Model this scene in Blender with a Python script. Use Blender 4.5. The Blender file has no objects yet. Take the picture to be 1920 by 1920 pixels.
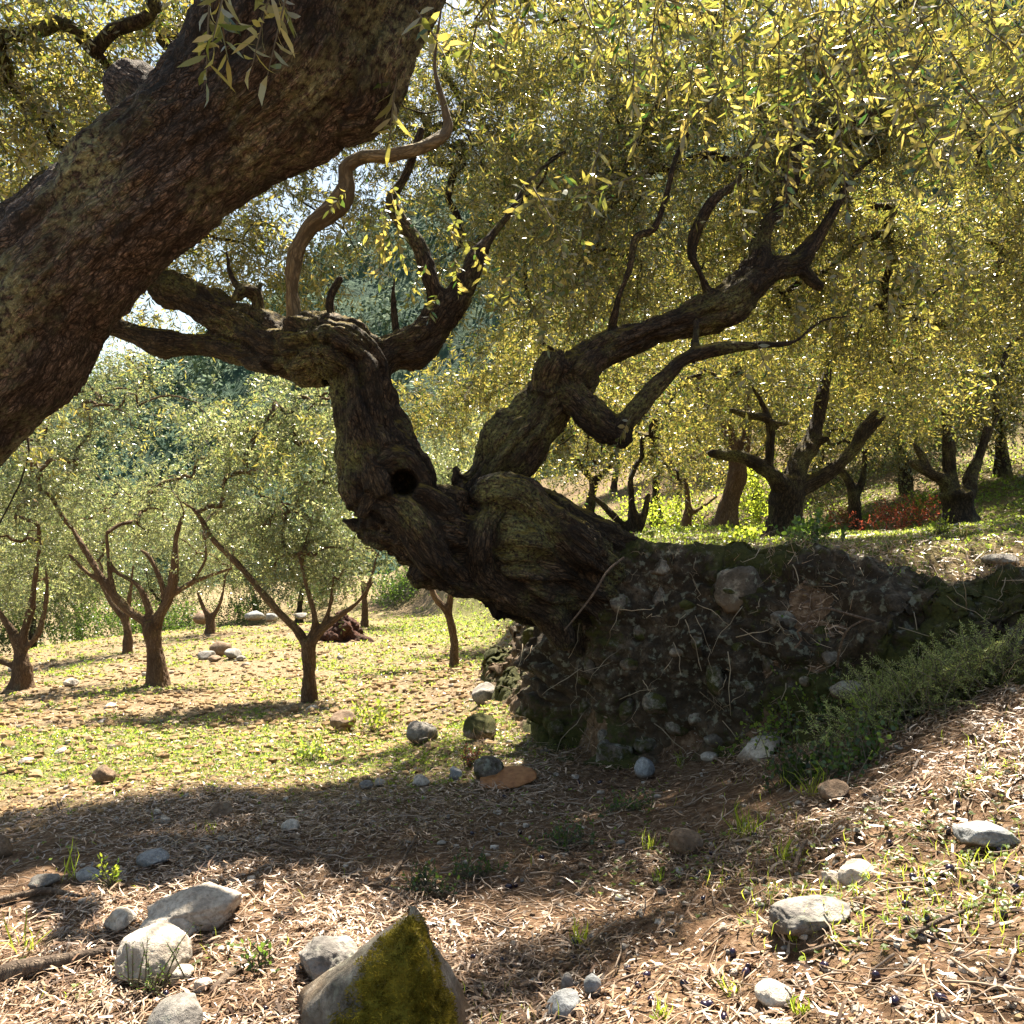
import bpy, math, random
import numpy as np
from mathutils import Vector
random.seed(7)
RNG = np.random.default_rng(7)
SC = bpy.context.scene
COL = SC.collection
# ------------------------------------------------------------------ camera
F = 1500.0; CZ = 2.6
def P(px, py, Y): return np.array([(px-960)/F*Y, Y, CZ+(960-py)/F*Y])
cam = bpy.data.cameras.new('camera'); co = bpy.data.objects.new('camera', cam); COL.objects.link(co)
co.location = (0, 0, CZ); co.rotation_euler = (math.radians(90), 0, 0)
cam.lens = 36*F/1920; cam.sensor_width = 36; cam.clip_start = .05; cam.clip_end = 2000
SC.camera = co
# ------------------------------------------------------------------ light
SUN_EL, SUN_AZ = 58.0, 14.0          # azimuth measured from straight ahead towards the right
w = bpy.data.worlds.new('World'); SC.world = w; w.use_nodes = True
nt = w.node_tree; sky = nt.nodes.new('ShaderNodeTexSky'); sky.sky_type = 'NISHITA'; sky.sun_disc = False
sky.sun_elevation = math.radians(SUN_EL); sky.sun_rotation = math.radians(SUN_AZ); sky.air_density = 1.2; sky.dust_density = 1.0
bg = nt.nodes['Background']; wm = nt.nodes.new('ShaderNodeMix'); wm.data_type = 'RGBA'; wm.blend_type = 'MULTIPLY'; wm.inputs[0].default_value = 1; wm.inputs[7].default_value = (1.10, 1.0, .86, 1)   # the photograph's warm white balance
nt.links.new(sky.outputs[0], wm.inputs[6]); nt.links.new(wm.outputs[2], bg.inputs[0]); bg.inputs[1].default_value = .05
ld = bpy.data.lights.new('sun', 'SUN'); ld.energy = 5.0; ld.angle = math.radians(.5); ld.color = (1, .90, .74)
lo = bpy.data.objects.new('sun', ld); COL.objects.link(lo)
e_, a_ = math.radians(SUN_EL), math.radians(SUN_AZ)
SUND = np.array([math.cos(e_)*math.sin(a_), math.cos(e_)*math.cos(a_), math.sin(e_)])
lo.rotation_euler = Vector(SUND).to_track_quat('Z', 'Y').to_euler(); lo.location = (6, 20, 25)
SC.view_settings.view_transform = 'Standard'; SC.view_settings.look = 'None'
SC.view_settings.gamma = 1; SC.view_settings.exposure = 2.3
SC.cycles.max_bounces = 5; SC.cycles.diffuse_bounces = 3; SC.cycles.glossy_bounces = 2
SC.cycles.transmission_bounces = 3; SC.cycles.caustics_reflective = False; SC.cycles.caustics_refractive = False
SC.cycles.sample_clamp_indirect = 6; SC.cycles.use_denoising = True

# ------------------------------------------------------------------ numpy noise
def _h(ix, iy, iz, seed):
    n = (ix.astype(np.int64)*374761393 + iy.astype(np.int64)*668265263 + iz.astype(np.int64)*2147483647 + seed*974634777) & 0xffffffff
    n = ((n ^ (n >> 13))*1274126177) & 0xffffffff
    n = ((n ^ (n >> 16))*2246822519) & 0xffffffff
    return ((n ^ (n >> 15)) & 0xffffff)/float(0xffffff)
def vnoise(p, seed=0):
    p = np.asarray(p, float); i = np.floor(p); f = p-i; u = f*f*(3-2*f); i = i.astype(np.int64)
    x, y, z = i[..., 0], i[..., 1], i[..., 2]; ux, uy, uz = u[..., 0], u[..., 1], u[..., 2]
    r = 0
    for dx in (0, 1):
        for dy in (0, 1):
            for dz in (0, 1):
                r = r + _h(x+dx, y+dy, z+dz, seed)*(ux if dx else 1-ux)*(uy if dy else 1-uy)*(uz if dz else 1-uz)
    return r*2-1
def fbm(p, oct=4, seed=0, gain=.5):
    a = 1; r = 0; t = 0; p = np.asarray(p, float)
    for k in range(oct):
        r = r+a*vnoise(p*(2.03**k)+k*17.3, seed+k); t += a; a *= gain
    return r/t
def ridged(p, oct=3, seed=0):
    a = 1; r = 0; t = 0
    for k in range(oct):
        r = r+a*(1-np.abs(vnoise(p*(2.03**k)+k*11.1, seed+k))*2); t += a; a *= .5
    return r/t
def worley(p, seed=0):
    p = np.asarray(p, float); i = np.floor(p).astype(np.int64); f = p-i
    d1 = np.full(p.shape[:-1], 9.); d2 = d1.copy()
    for dx in (-1, 0, 1):
        for dy in (-1, 0, 1):
            for dz in (-1, 0, 1):
                a, b, c = i[..., 0]+dx, i[..., 1]+dy, i[..., 2]+dz
                d = np.sqrt((dx+_h(a, b, c, seed)-f[..., 0])**2+(dy+_h(a, b, c, seed+5)-f[..., 1])**2+(dz+_h(a, b, c, seed+9)-f[..., 2])**2)
                m = d < d1; d2 = np.where(m, d1, np.minimum(d2, d)); d1 = np.where(m, d, d1)
    return d1, d2
def sstep(a, b, x):
    t = np.clip((x-a)/(b-a), 0, 1); return t*t*(3-2*t)

# ------------------------------------------------------------------ meshes and tags
def mk(name, V, faces, mats, parent=None, smooth=True, attrs=None, midx=None, vattr=None, fst=None):
    """faces: an int array (n,k) or a list of such arrays"""
    me = bpy.data.meshes.new(name); V = np.asarray(V, np.float32)
    fl = faces if isinstance(faces, list) else [faces]
    fl = [np.asarray(f, np.int32) for f in fl if len(f)]
    me.vertices.add(len(V)); me.vertices.foreach_set('co', V.ravel())
    tot = sum(f.size for f in fl); nf = sum(len(f) for f in fl)
    me.loops.add(tot); me.loops.foreach_set('vertex_index', np.concatenate([f.ravel() for f in fl]))
    me.polygons.add(nf)
    cnt = np.concatenate([np.full(len(f), f.shape[1], np.int32) for f in fl])
    st = np.concatenate([[0], np.cumsum(cnt)[:-1]]).astype(np.int32)
    me.polygons.foreach_set('loop_start', st); me.polygons.foreach_set('loop_total', cnt)
    for m in (mats if isinstance(mats, (list, tuple)) else [mats]): me.materials.append(m)
    if midx is not None: me.polygons.foreach_set('material_index', np.asarray(midx, np.int32))
    me.polygons.foreach_set('use_smooth', np.full(nf, bool(smooth)))
    for k, v in (attrs or {}).items():
        a = me.attributes.new(k, 'FLOAT', 'POINT'); a.data.foreach_set('value', np.asarray(v, np.float32).ravel())
    for k, v in (vattr or {}).items():
        a = me.attributes.new(k, 'FLOAT_VECTOR', 'POINT'); a.data.foreach_set('vector', np.asarray(v, np.float32).ravel())
    me.update(calc_edges=True)
    o = bpy.data.objects.new(name, me); COL.objects.link(o)
    if parent is not None: o.parent = parent
    return o
def tag(o, label=None, cat=None, group=None, kind=None):
    if label: o['label'] = label
    if cat: o['category'] = cat
    if group: o['group'] = group
    if kind: o['kind'] = kind
    return o
def empty(name, loc, label, cat, group=None):
    o = bpy.data.objects.new(name, None); COL.objects.link(o); o.location = tuple(float(c) for c in loc); o.empty_display_size = .2
    return tag(o, label, cat, group)
def local(V, root): return np.asarray(V)-np.array(root.location)

# ------------------------------------------------------------------ materials
class M:
    def __init__(s, name):
        s.m = bpy.data.materials.new(name); s.m.use_nodes = True; s.t = s.m.node_tree; s.t.nodes.clear()
        s.out = s.t.nodes.new('ShaderNodeOutputMaterial')
    def n(s, typ, **kw):
        x = s.t.nodes.new('ShaderNode'+typ)
        for k, v in kw.items():
            if k.startswith('i_'): s.inp(x, k[2:].replace('_', ' '), v)
            elif k == 'ins':
                for kk, vv in v.items(): s.inp(x, kk, vv)
            else: setattr(x, k, v)
        return x
    def inp(s, x, k, v):
        sock = x.inputs[k]
        if hasattr(v, 'is_output') or isinstance(v, bpy.types.NodeSocket): s.t.links.new(v, sock)
        else:
            if isinstance(v, tuple) and len(v) == 3 and sock.type == 'RGBA': v = v+(1,)
            sock.default_value = v
    def attr(s, name, out='Fac'): return s.n('Attribute', attribute_name=name).outputs[out]
    def ramp(s, fac, stops, interp='LINEAR'):
        r = s.n('ValToRGB'); r.color_ramp.interpolation = interp; e = r.color_ramp.elements
        while len(e) < len(stops): e.new(.5)
        for q, (pos, c) in zip(e, stops): q.position = pos; q.color = (c if isinstance(c, tuple) else (c, c, c))+(1,)
        s.inp(r, 'Fac', fac); return r.outputs['Color']
    def noise(s, vec, scale, detail=4, rough=.55, out='Fac', dist=0):
        x = s.n('TexNoise'); s.inp(x, 'Vector', vec); s.inp(x, 'Scale', scale); s.inp(x, 'Detail', detail); s.inp(x, 'Roughness', rough); s.inp(x, 'Distortion', dist)
        return x.outputs[out]
    def voro(s, vec, scale, feature='F1', out='Distance'):
        x = s.n('TexVoronoi', feature=feature); s.inp(x, 'Vector', vec); s.inp(x, 'Scale', scale); return x.outputs[out]
    def mix(s, f, a, b, blend='MIX'):
        x = s.n('Mix', data_type='RGBA', blend_type=blend); x.clamp_factor = True
        s.inp(x, 0, f); s.t.links.new(a, x.inputs[6]) if isinstance(a, bpy.types.NodeSocket) else setattr(x.inputs[6], 'default_value', a+(1,))
        s.t.links.new(b, x.inputs[7]) if isinstance(b, bpy.types.NodeSocket) else setattr(x.inputs[7], 'default_value', b+(1,))
        return x.outputs[2]
    def math(s, op, a, b=0., c=0.):
        x = s.n('Math', operation=op); s.inp(x, 0, a); s.inp(x, 1, b); s.inp(x, 2, c); return x.outputs[0]
    def bump(s, h, strength=.5, dist=.01, normal=None):
        x = s.n('Bump'); s.inp(x, 'Height', h); x.inputs['Strength'].default_value = strength; x.inputs['Distance'].default_value = dist
        if normal: s.inp(x, 'Normal', normal)
        return x.outputs[0]
    def princ(s, col, rough=.8, spec=.3, normal=None, **kw):
        x = s.n('BsdfPrincipled'); s.inp(x, 'Base Color', col); s.inp(x, 'Roughness', rough); s.inp(x, 'Specular IOR Level', spec)
        if normal: s.inp(x, 'Normal', normal)
        for k, v in kw.items(): s.inp(x, k, v)
        return x.outputs[0]
    def end(s, sh): s.t.links.new(sh, s.out.inputs['Surface']); return s.m

def mat_leaf(name, cols, tcols, trans=.5, rough=.32, spec=.6, under=None):
    m = M(name); r = m.attr('rnd'); c = m.ramp(r, cols); t = m.ramp(r, tcols)
    if under:
        g = m.n('NewGeometry'); c = m.mix(g.outputs['Backfacing'], c, under)
    cl = m.attr('cl'); k = m.math('MULTIPLY_ADD', cl, 1.0, .45)
    kk = m.n('CombineColor'); [m.inp(kk, q, k) for q in ('Red', 'Green', 'Blue')]
    c = m.mix(1., c, kk.outputs[0], 'MULTIPLY'); t = m.mix(1., t, kk.outputs[0], 'MULTIPLY')
    p = m.princ(c, rough, spec); tr = m.n('BsdfTranslucent'); m.inp(tr, 'Color', t)
    x = m.n('MixShader'); m.inp(x, 0, trans); m.t.links.new(p, x.inputs[1]); m.t.links.new(tr.outputs[0], x.inputs[2])
    return m.end(x.outputs[0])
OLIVE = mat_leaf('olive_leaf', [(0, (.025, .06, .015)), (.5, (.085, .11, .032)), (1, (.20, .17, .06))],
                 [(0, (.05, .12, .02)), (.45, (.31, .30, .045)), (1, (.70, .54, .12))], .48, .3, 1., under=(.27, .27, .20))
GREENER = mat_leaf('field_olive_leaf', [(0, (.04, .075, .03)), (.5, (.08, .11, .045)), (1, (.16, .17, .07))],
                 [(0, (.13, .21, .06)), (.5, (.32, .36, .12)), (1, (.56, .52, .22))], .45, .26, .85, under=(.22, .25, .17))
WEED = mat_leaf('weed_leaf', [(0, (.05, .10, .02)), (1, (.12, .17, .03))], [(0, (.25, .42, .04)), (1, (.60, .66, .10))], .5, .4, .5)
DARKL = mat_leaf('dark_olive_leaf', [(0, (.02, .045, .025)), (1, (.09, .11, .06))], [(0, (.06, .14, .05)), (1, (.28, .34, .13))], .4, .3, .8, under=(.17, .20, .16))
SHRUBG = mat_leaf('shrub_leaf', [(0, (.02, .05, .015)), (1, (.06, .11, .03))], [(0, (.08, .18, .02)), (1, (.25, .38, .05))], .4, .35, .6)
BRIGHT = mat_leaf('bright_shrub_leaf', [(0, (.06, .11, .02)), (1, (.14, .18, .03))], [(0, (.3, .45, .04)), (1, (.7, .75, .08))], .6, .4, .4)
REDL = mat_leaf('red_leaf', [(0, (.12, .02, .015)), (1, (.25, .06, .03))], [(0, (.2, .03, .02)), (1, (.4, .10, .05))], .45, .5, .3)
LITTER = mat_leaf('dry_leaf', [(0, (.055, .030, .017)), (.35, (.17, .10, .06)), (.7, (.35, .235, .15)), (1, (.55, .44, .34))],
                  [(0, (.10, .05, .02)), (1, (.5, .3, .12))], .12, .36, .6)

def mat_bark(name, dark=(.018, .013, .009), mid=(.085, .058, .036), pale=(.22, .17, .12), lich=(.20, .22, .09), lichamt=.5, scale=1., moss=True, bs=1.):
    m = M(name); q = m.attr('bq', 'Vector'); g = m.n('NewGeometry'); tc = m.n('TexCoord')
    wv = m.n('VectorMath', operation='MULTIPLY_ADD'); m.inp(wv, 0, m.noise(q, 26*scale, 4, .6, 'Color')); wv.inputs[1].default_value = (.045/scale,)*3; m.inp(wv, 2, q); qd = wv.outputs[0]
    vc = m.voro(qd, 46*scale, 'DISTANCE_TO_EDGE'); vc2 = m.voro(qd, 110*scale, 'DISTANCE_TO_EDGE'); warp = m.noise(q, 75*scale, 6, .75)
    pl = m.noise(q, 13*scale, 6, .7)
    crack = m.math('MULTIPLY', m.ramp(vc, [(0, 0.), (.12, .7), (.4, 1.)]), m.ramp(pl, [(.36, .12), (.58, 1.)]))
    crack = m.math('MULTIPLY', crack, m.ramp(vc2, [(0, .25), (.2, 1.)]))
    col = m.mix(crack, dark, m.mix(m.ramp(warp, [(.35, 0.), (.7, 1.)]), mid, pale))
    ob = tc.outputs['Object']
    ln = m.noise(ob, 3.2, 5, .6); lf = m.noise(ob, 60, 3, .7)
    lm = m.math('MULTIPLY', m.ramp(ln, [(.62-.18*lichamt, 0.), (.72-.1*lichamt, 1.)]), m.ramp(lf, [(.4, 0.), (.6, 1.)]))
    col = m.mix(m.math('MULTIPLY', lm, m.math('MULTIPLY_ADD', crack, .55, .35)), col, lich)
    vz = m.ramp(m.noise(ob, 1.7, 4, .6), [(.32, .45), (.5, .9), (.66, 1.)]); col = m.mix(1., col, vz, 'MULTIPLY')
    if moss:
        sx = m.n('SeparateXYZ'); m.inp(sx, 0, g.outputs['Normal'])
        up = m.ramp(sx.outputs[2], [(.55, 0.), (.9, 1.)]); mn = m.noise(ob, 9, 5, .65)
        mm = m.math('MULTIPLY', up, m.ramp(mn, [(.42, 0.), (.55, 1.)]))
        col = m.mix(mm, col, m.ramp(lf, [(.3, (.10, .075, .012)), (.7, (.24, .17, .03))]))
    h = m.math('ADD', m.math('MULTIPLY', crack, .7), m.math('MULTIPLY', warp, .5))
    return m.end(m.princ(col, .82, .25, m.bump(h, .9*bs, .02/scale)))
BARK_NEAR = mat_bark('old_bark', scale=1.9, lichamt=.8, moss=False, dark=(.008, .006, .004), mid=(.062, .038, .027), pale=(.50, .38, .30), lich=(.46, .50, .26))
BARK = mat_bark('gnarled_bark', scale=.9, lichamt=.72, dark=(.010, .007, .005), mid=(.075, .048, .03), pale=(.28, .20, .13), lich=(.34, .35, .12))
BARK_SMOOTH = mat_bark('smooth_bark', dark=(.09, .065, .04), mid=(.20, .15, .085), pale=(.36, .27, .16), scale=.5, bs=.4, lichamt=.3)
STICK = mat_bark('weathered_wood', dark=(.08, .055, .04), mid=(.20, .14, .095), pale=(.40, .32, .24), scale=.6, bs=.5, lichamt=.1, moss=False)
BARK_FIELD = mat_bark('young_bark', dark=(.09, .05, .028), mid=(.25, .155, .085), pale=(.44, .31, .19), lichamt=.3, scale=.8)
TWIG = M('twig'); TWIG = TWIG.end(TWIG.princ((.10, .085, .055), .8, .2))

def mat_ground():
    m = M('grove_earth'); g = m.n('NewGeometry'); p = g.outputs['Position']
    a = m.noise(p, 2.2, 7, .65); b = m.noise(p, 26, 6, .7); c = m.noise(p, 120, 4, .7); pb = m.voro(p, 38)
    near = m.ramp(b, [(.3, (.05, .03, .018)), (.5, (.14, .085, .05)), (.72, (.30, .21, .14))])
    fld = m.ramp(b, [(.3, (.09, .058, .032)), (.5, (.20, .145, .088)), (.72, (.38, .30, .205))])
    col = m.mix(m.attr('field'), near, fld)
    col = m.mix(m.math('MULTIPLY', m.attr('green'), m.ramp(c, [(.35, .15), (.6, .75)])), col, m.ramp(b, [(.3, (.06, .09, .015)), (.7, (.16, .20, .04))]))
    col = m.mix(m.ramp(m.noise(p, 55, 3, .6), [(.66, 0.), (.7, .8)]), col, (.42, .38, .32))
    h = m.math('ADD', m.math('MULTIPLY', b, 1.), m.math('MULTIPLY', c, .5))
    return m.end(m.princ(col, .95, .12, m.bump(h, .8, .03)))
GROUND = mat_ground()
def mat_rock(name, cols, moss=0., mosscol=((.10, .085, .01), (.30, .25, .03)), lichen=.3, dirt=0.):
    m = M(name); tc = m.n('TexCoord'); g = m.n('NewGeometry'); ob = g.outputs['Position']
    n = m.noise(ob, 9, 8, .68); f = m.noise(ob, 70, 5, .7); v = m.voro(ob, 16, 'DISTANCE_TO_EDGE')
    col = m.ramp(n, [(.3, cols[0]), (.5, cols[1]), (.7, cols[2])])
    col = m.mix(m.ramp(f, [(.35, .55), (.55, 0.)]), col, tuple(c*.35 for c in cols[0]))
    col = m.mix(m.math('MULTIPLY', m.ramp(m.noise(ob, 22, 4, .6), [(.56, 0.), (.62, 1.)]), lichen), col, (.34, .36, .28))
    cr = m.ramp(m.voro(ob, 23, 'DISTANCE_TO_EDGE'), [(0, .0), (.05, 1.)]); pit = m.noise(ob, 200, 3, .7)
    col = m.mix(m.math('MULTIPLY', m.ramp(m.noise(ob, 13, 5, .7), [(.5, 0.), (.6, .55)]), 1.), col, tuple(c*.45 for c in cols[1]))
    col = m.mix(m.ramp(m.noise(ob, 30, 4, .65), [(.30, .8), (.40, 0.)]), col, tuple(c*.3 for c in cols[1]))
    gz_ = m.n('SeparateXYZ'); m.inp(gz_, 0, tc.outputs['Generated']); dz = m.math('ADD', gz_.outputs[2], m.math('MULTIPLY', m.noise(ob, 18, 4, .6), .35))
    col = m.mix(m.ramp(dz, [(.40, .85), (.62, 0.)]), col, (.13, .085, .05))
    h = m.math('ADD', m.math('ADD', m.math('MULTIPLY', n, 1.6), m.math('MULTIPLY', f, .9)), m.math('ADD', m.math('MULTIPLY', cr, .0), m.math('MULTIPLY', pit, .25)))
    if moss:
        mm = m.math('MULTIPLY', m.attr('moss'), 1.); mh = m.noise(ob, 160, 4, .75)
        mm = m.ramp(m.math('ADD', mm, m.math('MULTIPLY', m.math('SUBTRACT', m.noise(ob, 24, 5, .7), .5), .9)), [(.42, 0.), (.55, 1.)])
        col = m.mix(mm, col, m.ramp(m.noise(ob, 45, 5, .75), [(.3, mosscol[0]), (.68, mosscol[1])])); h = m.math('ADD', h, m.math('MULTIPLY', m.math('MULTIPLY', mh, mm), 1.5))
    return m.end(m.princ(col, .88, .25, m.bump(h, .7, .012)))
LIME = mat_rock('pale_limestone', [(.30, .25, .20), (.50, .44, .37), (.68, .63, .56)], lichen=.1)
GREY = mat_rock('grey_limestone', [(.12, .11, .10), (.25, .23, .21), (.42, .39, .34)])
BLUE = mat_rock('blue_grey_stone', [(.15, .16, .17), (.27, .28, .29), (.42, .42, .41)], lichen=.1)
BROWN = mat_rock('earthy_stone', [(.10, .065, .04), (.22, .15, .10), (.38, .30, .22)], lichen=.15)
MOSSY = mat_rock('mossy_limestone', [(.07, .06, .045), (.18, .155, .125), (.36, .32, .27)], moss=1.)
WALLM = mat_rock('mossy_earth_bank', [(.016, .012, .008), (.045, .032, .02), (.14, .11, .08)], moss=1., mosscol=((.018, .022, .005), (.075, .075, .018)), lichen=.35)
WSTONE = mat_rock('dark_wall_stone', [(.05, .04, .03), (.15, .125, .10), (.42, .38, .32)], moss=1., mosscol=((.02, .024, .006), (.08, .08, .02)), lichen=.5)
TERRA = M('terracotta'); TERRA = TERRA.end(TERRA.princ(TERRA.ramp(TERRA.noise(TERRA.n('NewGeometry').outputs['Position'], 30, 4), [(.3, (.20, .08, .03)), (.7, (.38, .18, .07))]), .7, .3))
FRUIT = M('olive_skin'); FRUIT = FRUIT.end(FRUIT.princ((.012, .006, .022), .25, .6))

# ------------------------------------------------------------------ the lie of the land
def tps(ctrl):
    A = np.array(ctrl, float); n = len(A); X = A[:, :2]
    def U(d2): return .5*d2*np.log(d2+1e-9)
    K = U(((X[:, None]-X[None])**2).sum(-1))+np.eye(n)*.05
    Pm = np.hstack([np.ones((n, 1)), X]); Lm = np.zeros((n+3, n+3)); Lm[:n, :n] = K; Lm[:n, n:] = Pm; Lm[n:, :n] = Pm.T
    s = np.linalg.solve(Lm, np.concatenate([A[:, 2], np.zeros(3)]))
    def f(x, y):
        r = s[n]+s[n+1]*x+s[n+2]*y
        for k in range(n): r = r+s[k]*U((x-X[k, 0])**2+(y-X[k, 1])**2)
        return r
    return f
LOW = [P(*a) for a in [(960, 1920, 1.9), (0, 1920, 2.0), (500, 1920, 1.9), (200, 1600, 3.1), (600, 1600, 3.0), (0, 1500, 4.3), (350, 1450, 4.9), (0, 1400, 6.2), (450, 1380, 6.8), (298, 1285, 11),
      (580, 1320, 9), (850, 1252, 11.5), (35, 1297, 11), (235, 1225, 16), (393, 1190, 19), (683, 1175, 20), (0, 1262, 15), (1000, 1140, 26), (600, 1120, 34), (250, 1190, 24),
      (900, 1480, 4.0), (1010, 1455, 4.2), (1200, 1462, 4.0), (1500, 1395, 3.6), (1850, 1300, 3.15), (1920, 1300, 2.8), (1500, 1600, 2.4), (1920, 1600, 2.0), (1900, 1920, 1.35),
      (1400, 1920, 1.6), (1300, 1600, 2.75), (960, 1290, 7), (1000, 1235, 9), (860, 1345, 7), (700, 1430, 5.6), (780, 1400, 5.6), (700, 1250, 13)]]
LOW += [np.array([x, y, z+CZ]) for x, y, z in [(3, 2, -.3), (3, 0, -.35), (0, -3, -1.0), (-4, 0, -2.1), (-4.5, 3.5, -1.95), (-12, 0, -3.5), (8, -5, .3), (-18, 18, -4.6), (-30, 30, -7), (-10, 30, -4.6), (0, 60, -4.6), (30, 60, -3), (-40, 70, -8), (-8, -14, -3.5), (14, -14, 1),
      (4, 12, -2.0), (6, 25, -2.5)]]
TOP = [P(*a) for a in [(1130, 1052, 4.6), (1300, 1055, 4.5), (1480, 1014, 7.8), (1795, 1000, 10), (1920, 1003, 4.2), (1190, 1003, 9), (1285, 1012, 12), (1600, 1012, 12.5), (1370, 990, 10.5)]]
TOP += [np.array([x, y, z+CZ]) for x, y, z in [(2.3, 3.3, -.2), (4, 3, .15), (4, 0, -.1), (8, 10, .5), (14, 16, 2.2), (4, 20, -.1), (10, 32, 3.), (0, 34, -.2), (30, 30, 7), (60, 60, 16), (0, 80, 2), (10, -10, .8), (30, 0, 3)]]
fL, fT = tps(LOW), tps(TOP)
EDGE = np.array([(9, 0.8), (5, 2.5), (2.5, 3.35), (1.75, 3.8), (1.15, 4.3), (.62, 4.5), (.50, 5.0), (.60, 7), (.8, 10), (.8, 16), (.4, 21), (-.8, 26), (-3, 34), (-5, 60), (-5, 400)])
POLY = np.vstack([EDGE, [(600, 400), (600, -300), (9, -300)]])
EW = np.array([.9, .9, .55, .35, .22, .2, .25, .6, 1., 1.4, 1.4, 2, 3, 6, 20])
def edge_sd(x, y):
    x = np.asarray(x, float); y = np.asarray(y, float); best = np.full(x.shape, 1e9); wd = np.ones(x.shape)
    for k in range(len(EDGE)-1):
        a, b = EDGE[k], EDGE[k+1]; d = b-a; t = np.clip(((x-a[0])*d[0]+(y-a[1])*d[1])/(d@d), 0, 1)
        dist = np.hypot(x-a[0]-t*d[0], y-a[1]-t*d[1]); m = dist < best
        best = np.where(m, dist, best); wd = np.where(m, EW[k]*(1-t)+EW[k+1]*t, wd)
    ins = np.zeros(x.shape, bool)
    for k in range(len(POLY)):
        a, b = POLY[k], POLY[(k+1) % len(POLY)]
        c = (a[1] > y) != (b[1] > y)
        with np.errstate(divide='ignore', invalid='ignore'): xx = (b[0]-a[0])*(y-a[1])/(b[1]-a[1]+1e-12)+a[0]
        ins ^= c & (x < xx)
    return np.where(ins, best, -best), wd
def field_mask(x, y):
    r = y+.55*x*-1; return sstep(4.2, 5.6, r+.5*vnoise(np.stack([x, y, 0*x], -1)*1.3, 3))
def ground(x, y, detail=True):
    x = np.asarray(x, float); y = np.asarray(y, float)
    lo_, hi = fL(x, y), fT(x, y); sd, wd = edge_sd(x, y); p = np.stack([x, y, 0*x], -1)
    t = sstep(-wd, wd*(.35+1.3*sstep(1.3, 2.3, x)*sstep(7, 5, y)), sd+.12*vnoise(p*1.7, 8)*np.minimum(1, wd*2))
    z = lo_+(np.maximum(hi, lo_)-lo_)*t
    r = np.hypot(x, y)
    if detail:
        fm = field_mask(x, y)*(1-t)
        z = z+.05*fbm(p*1.1, 3, 21)*sstep(1.5, 5, r)
        z = z+(.012+.008*fm)*(ridged(p*4.2, 3, 31)-.3)+(.014+.010*fm)*fbm(p*13+.5*fbm(p*5, 2, 3)[..., None], 4, 41)
        z = z+.5*fbm(p*.12, 3, 51)*sstep(18, 50, r)
        nb = sstep(.9, .2, np.hypot((x-.9)/1.1, (y-2.1)/.9))           # stony hump right of centre
        z = z+nb*.05*ridged(p*5, 3, 77)
    return z
_CAMG = None
def gpix(px, py, y0=1., y1=40., off=0):
    """first point of the ground on the line of sight through a pixel: used to read positions off the photograph"""
    Y = np.exp(np.linspace(math.log(y0), math.log(y1), 900)); X = (px-960)/F*Y; Z = CZ+(960-py)/F*Y
    g = ground(X, Y); k = np.argmax(Z < g)
    if not (Z < g).any(): k = len(Y)-1
    return np.array([X[k], Y[k], g[k]])

def build_ground():
    rs = np.concatenate([[0], np.exp(np.linspace(math.log(.35), math.log(420), 520))])
    an = np.concatenate([np.linspace(-42, 42, 860), np.linspace(42, 318, 120)[1:-1]]); an = np.radians(an)
    R, A = np.meshgrid(rs, an, indexing='ij'); X = R*np.sin(A); Y = R*np.cos(A)
    Z = ground(X, Y); n, m = X.shape
    idx = np.arange(n*m).reshape(n, m); j2 = np.roll(idx, -1, 1)
    f = np.stack([idx[:-1], idx[1:], j2[1:], j2[:-1]], -1).reshape(-1, 4)[:, ::-1]
    V = np.stack([X, Y, Z], -1).reshape(-1, 3); p = V*np.array([1, 1, 0])
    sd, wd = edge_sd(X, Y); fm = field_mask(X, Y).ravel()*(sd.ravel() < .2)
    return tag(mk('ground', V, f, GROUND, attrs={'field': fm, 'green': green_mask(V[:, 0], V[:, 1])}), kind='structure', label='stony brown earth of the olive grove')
def green_mask(x, y):
    p = np.stack([x, y, 0*x], -1)
    band = np.exp(-((y-(5.6-.10*x))/1.2)**2)*sstep(.6, -.3, x)           # the grassy belt of the field
    far = np.exp(-((y-21)/5)**2)*sstep(-4.5, -2, x)*sstep(6, 1, x)
    ter = sstep(.1, .4, edge_sd(x, y)[0])*sstep(3.4, 4.4, y)*sstep(40, 8, y)*.7
    nz = fbm(p*1.5, 3, 5)
    f = field_mask(x, y)
    return np.clip(np.maximum.reduce([band*1.5, far*1.4, ter, .28*f])+nz*.55*f, 0, 1)
build_ground()

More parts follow.
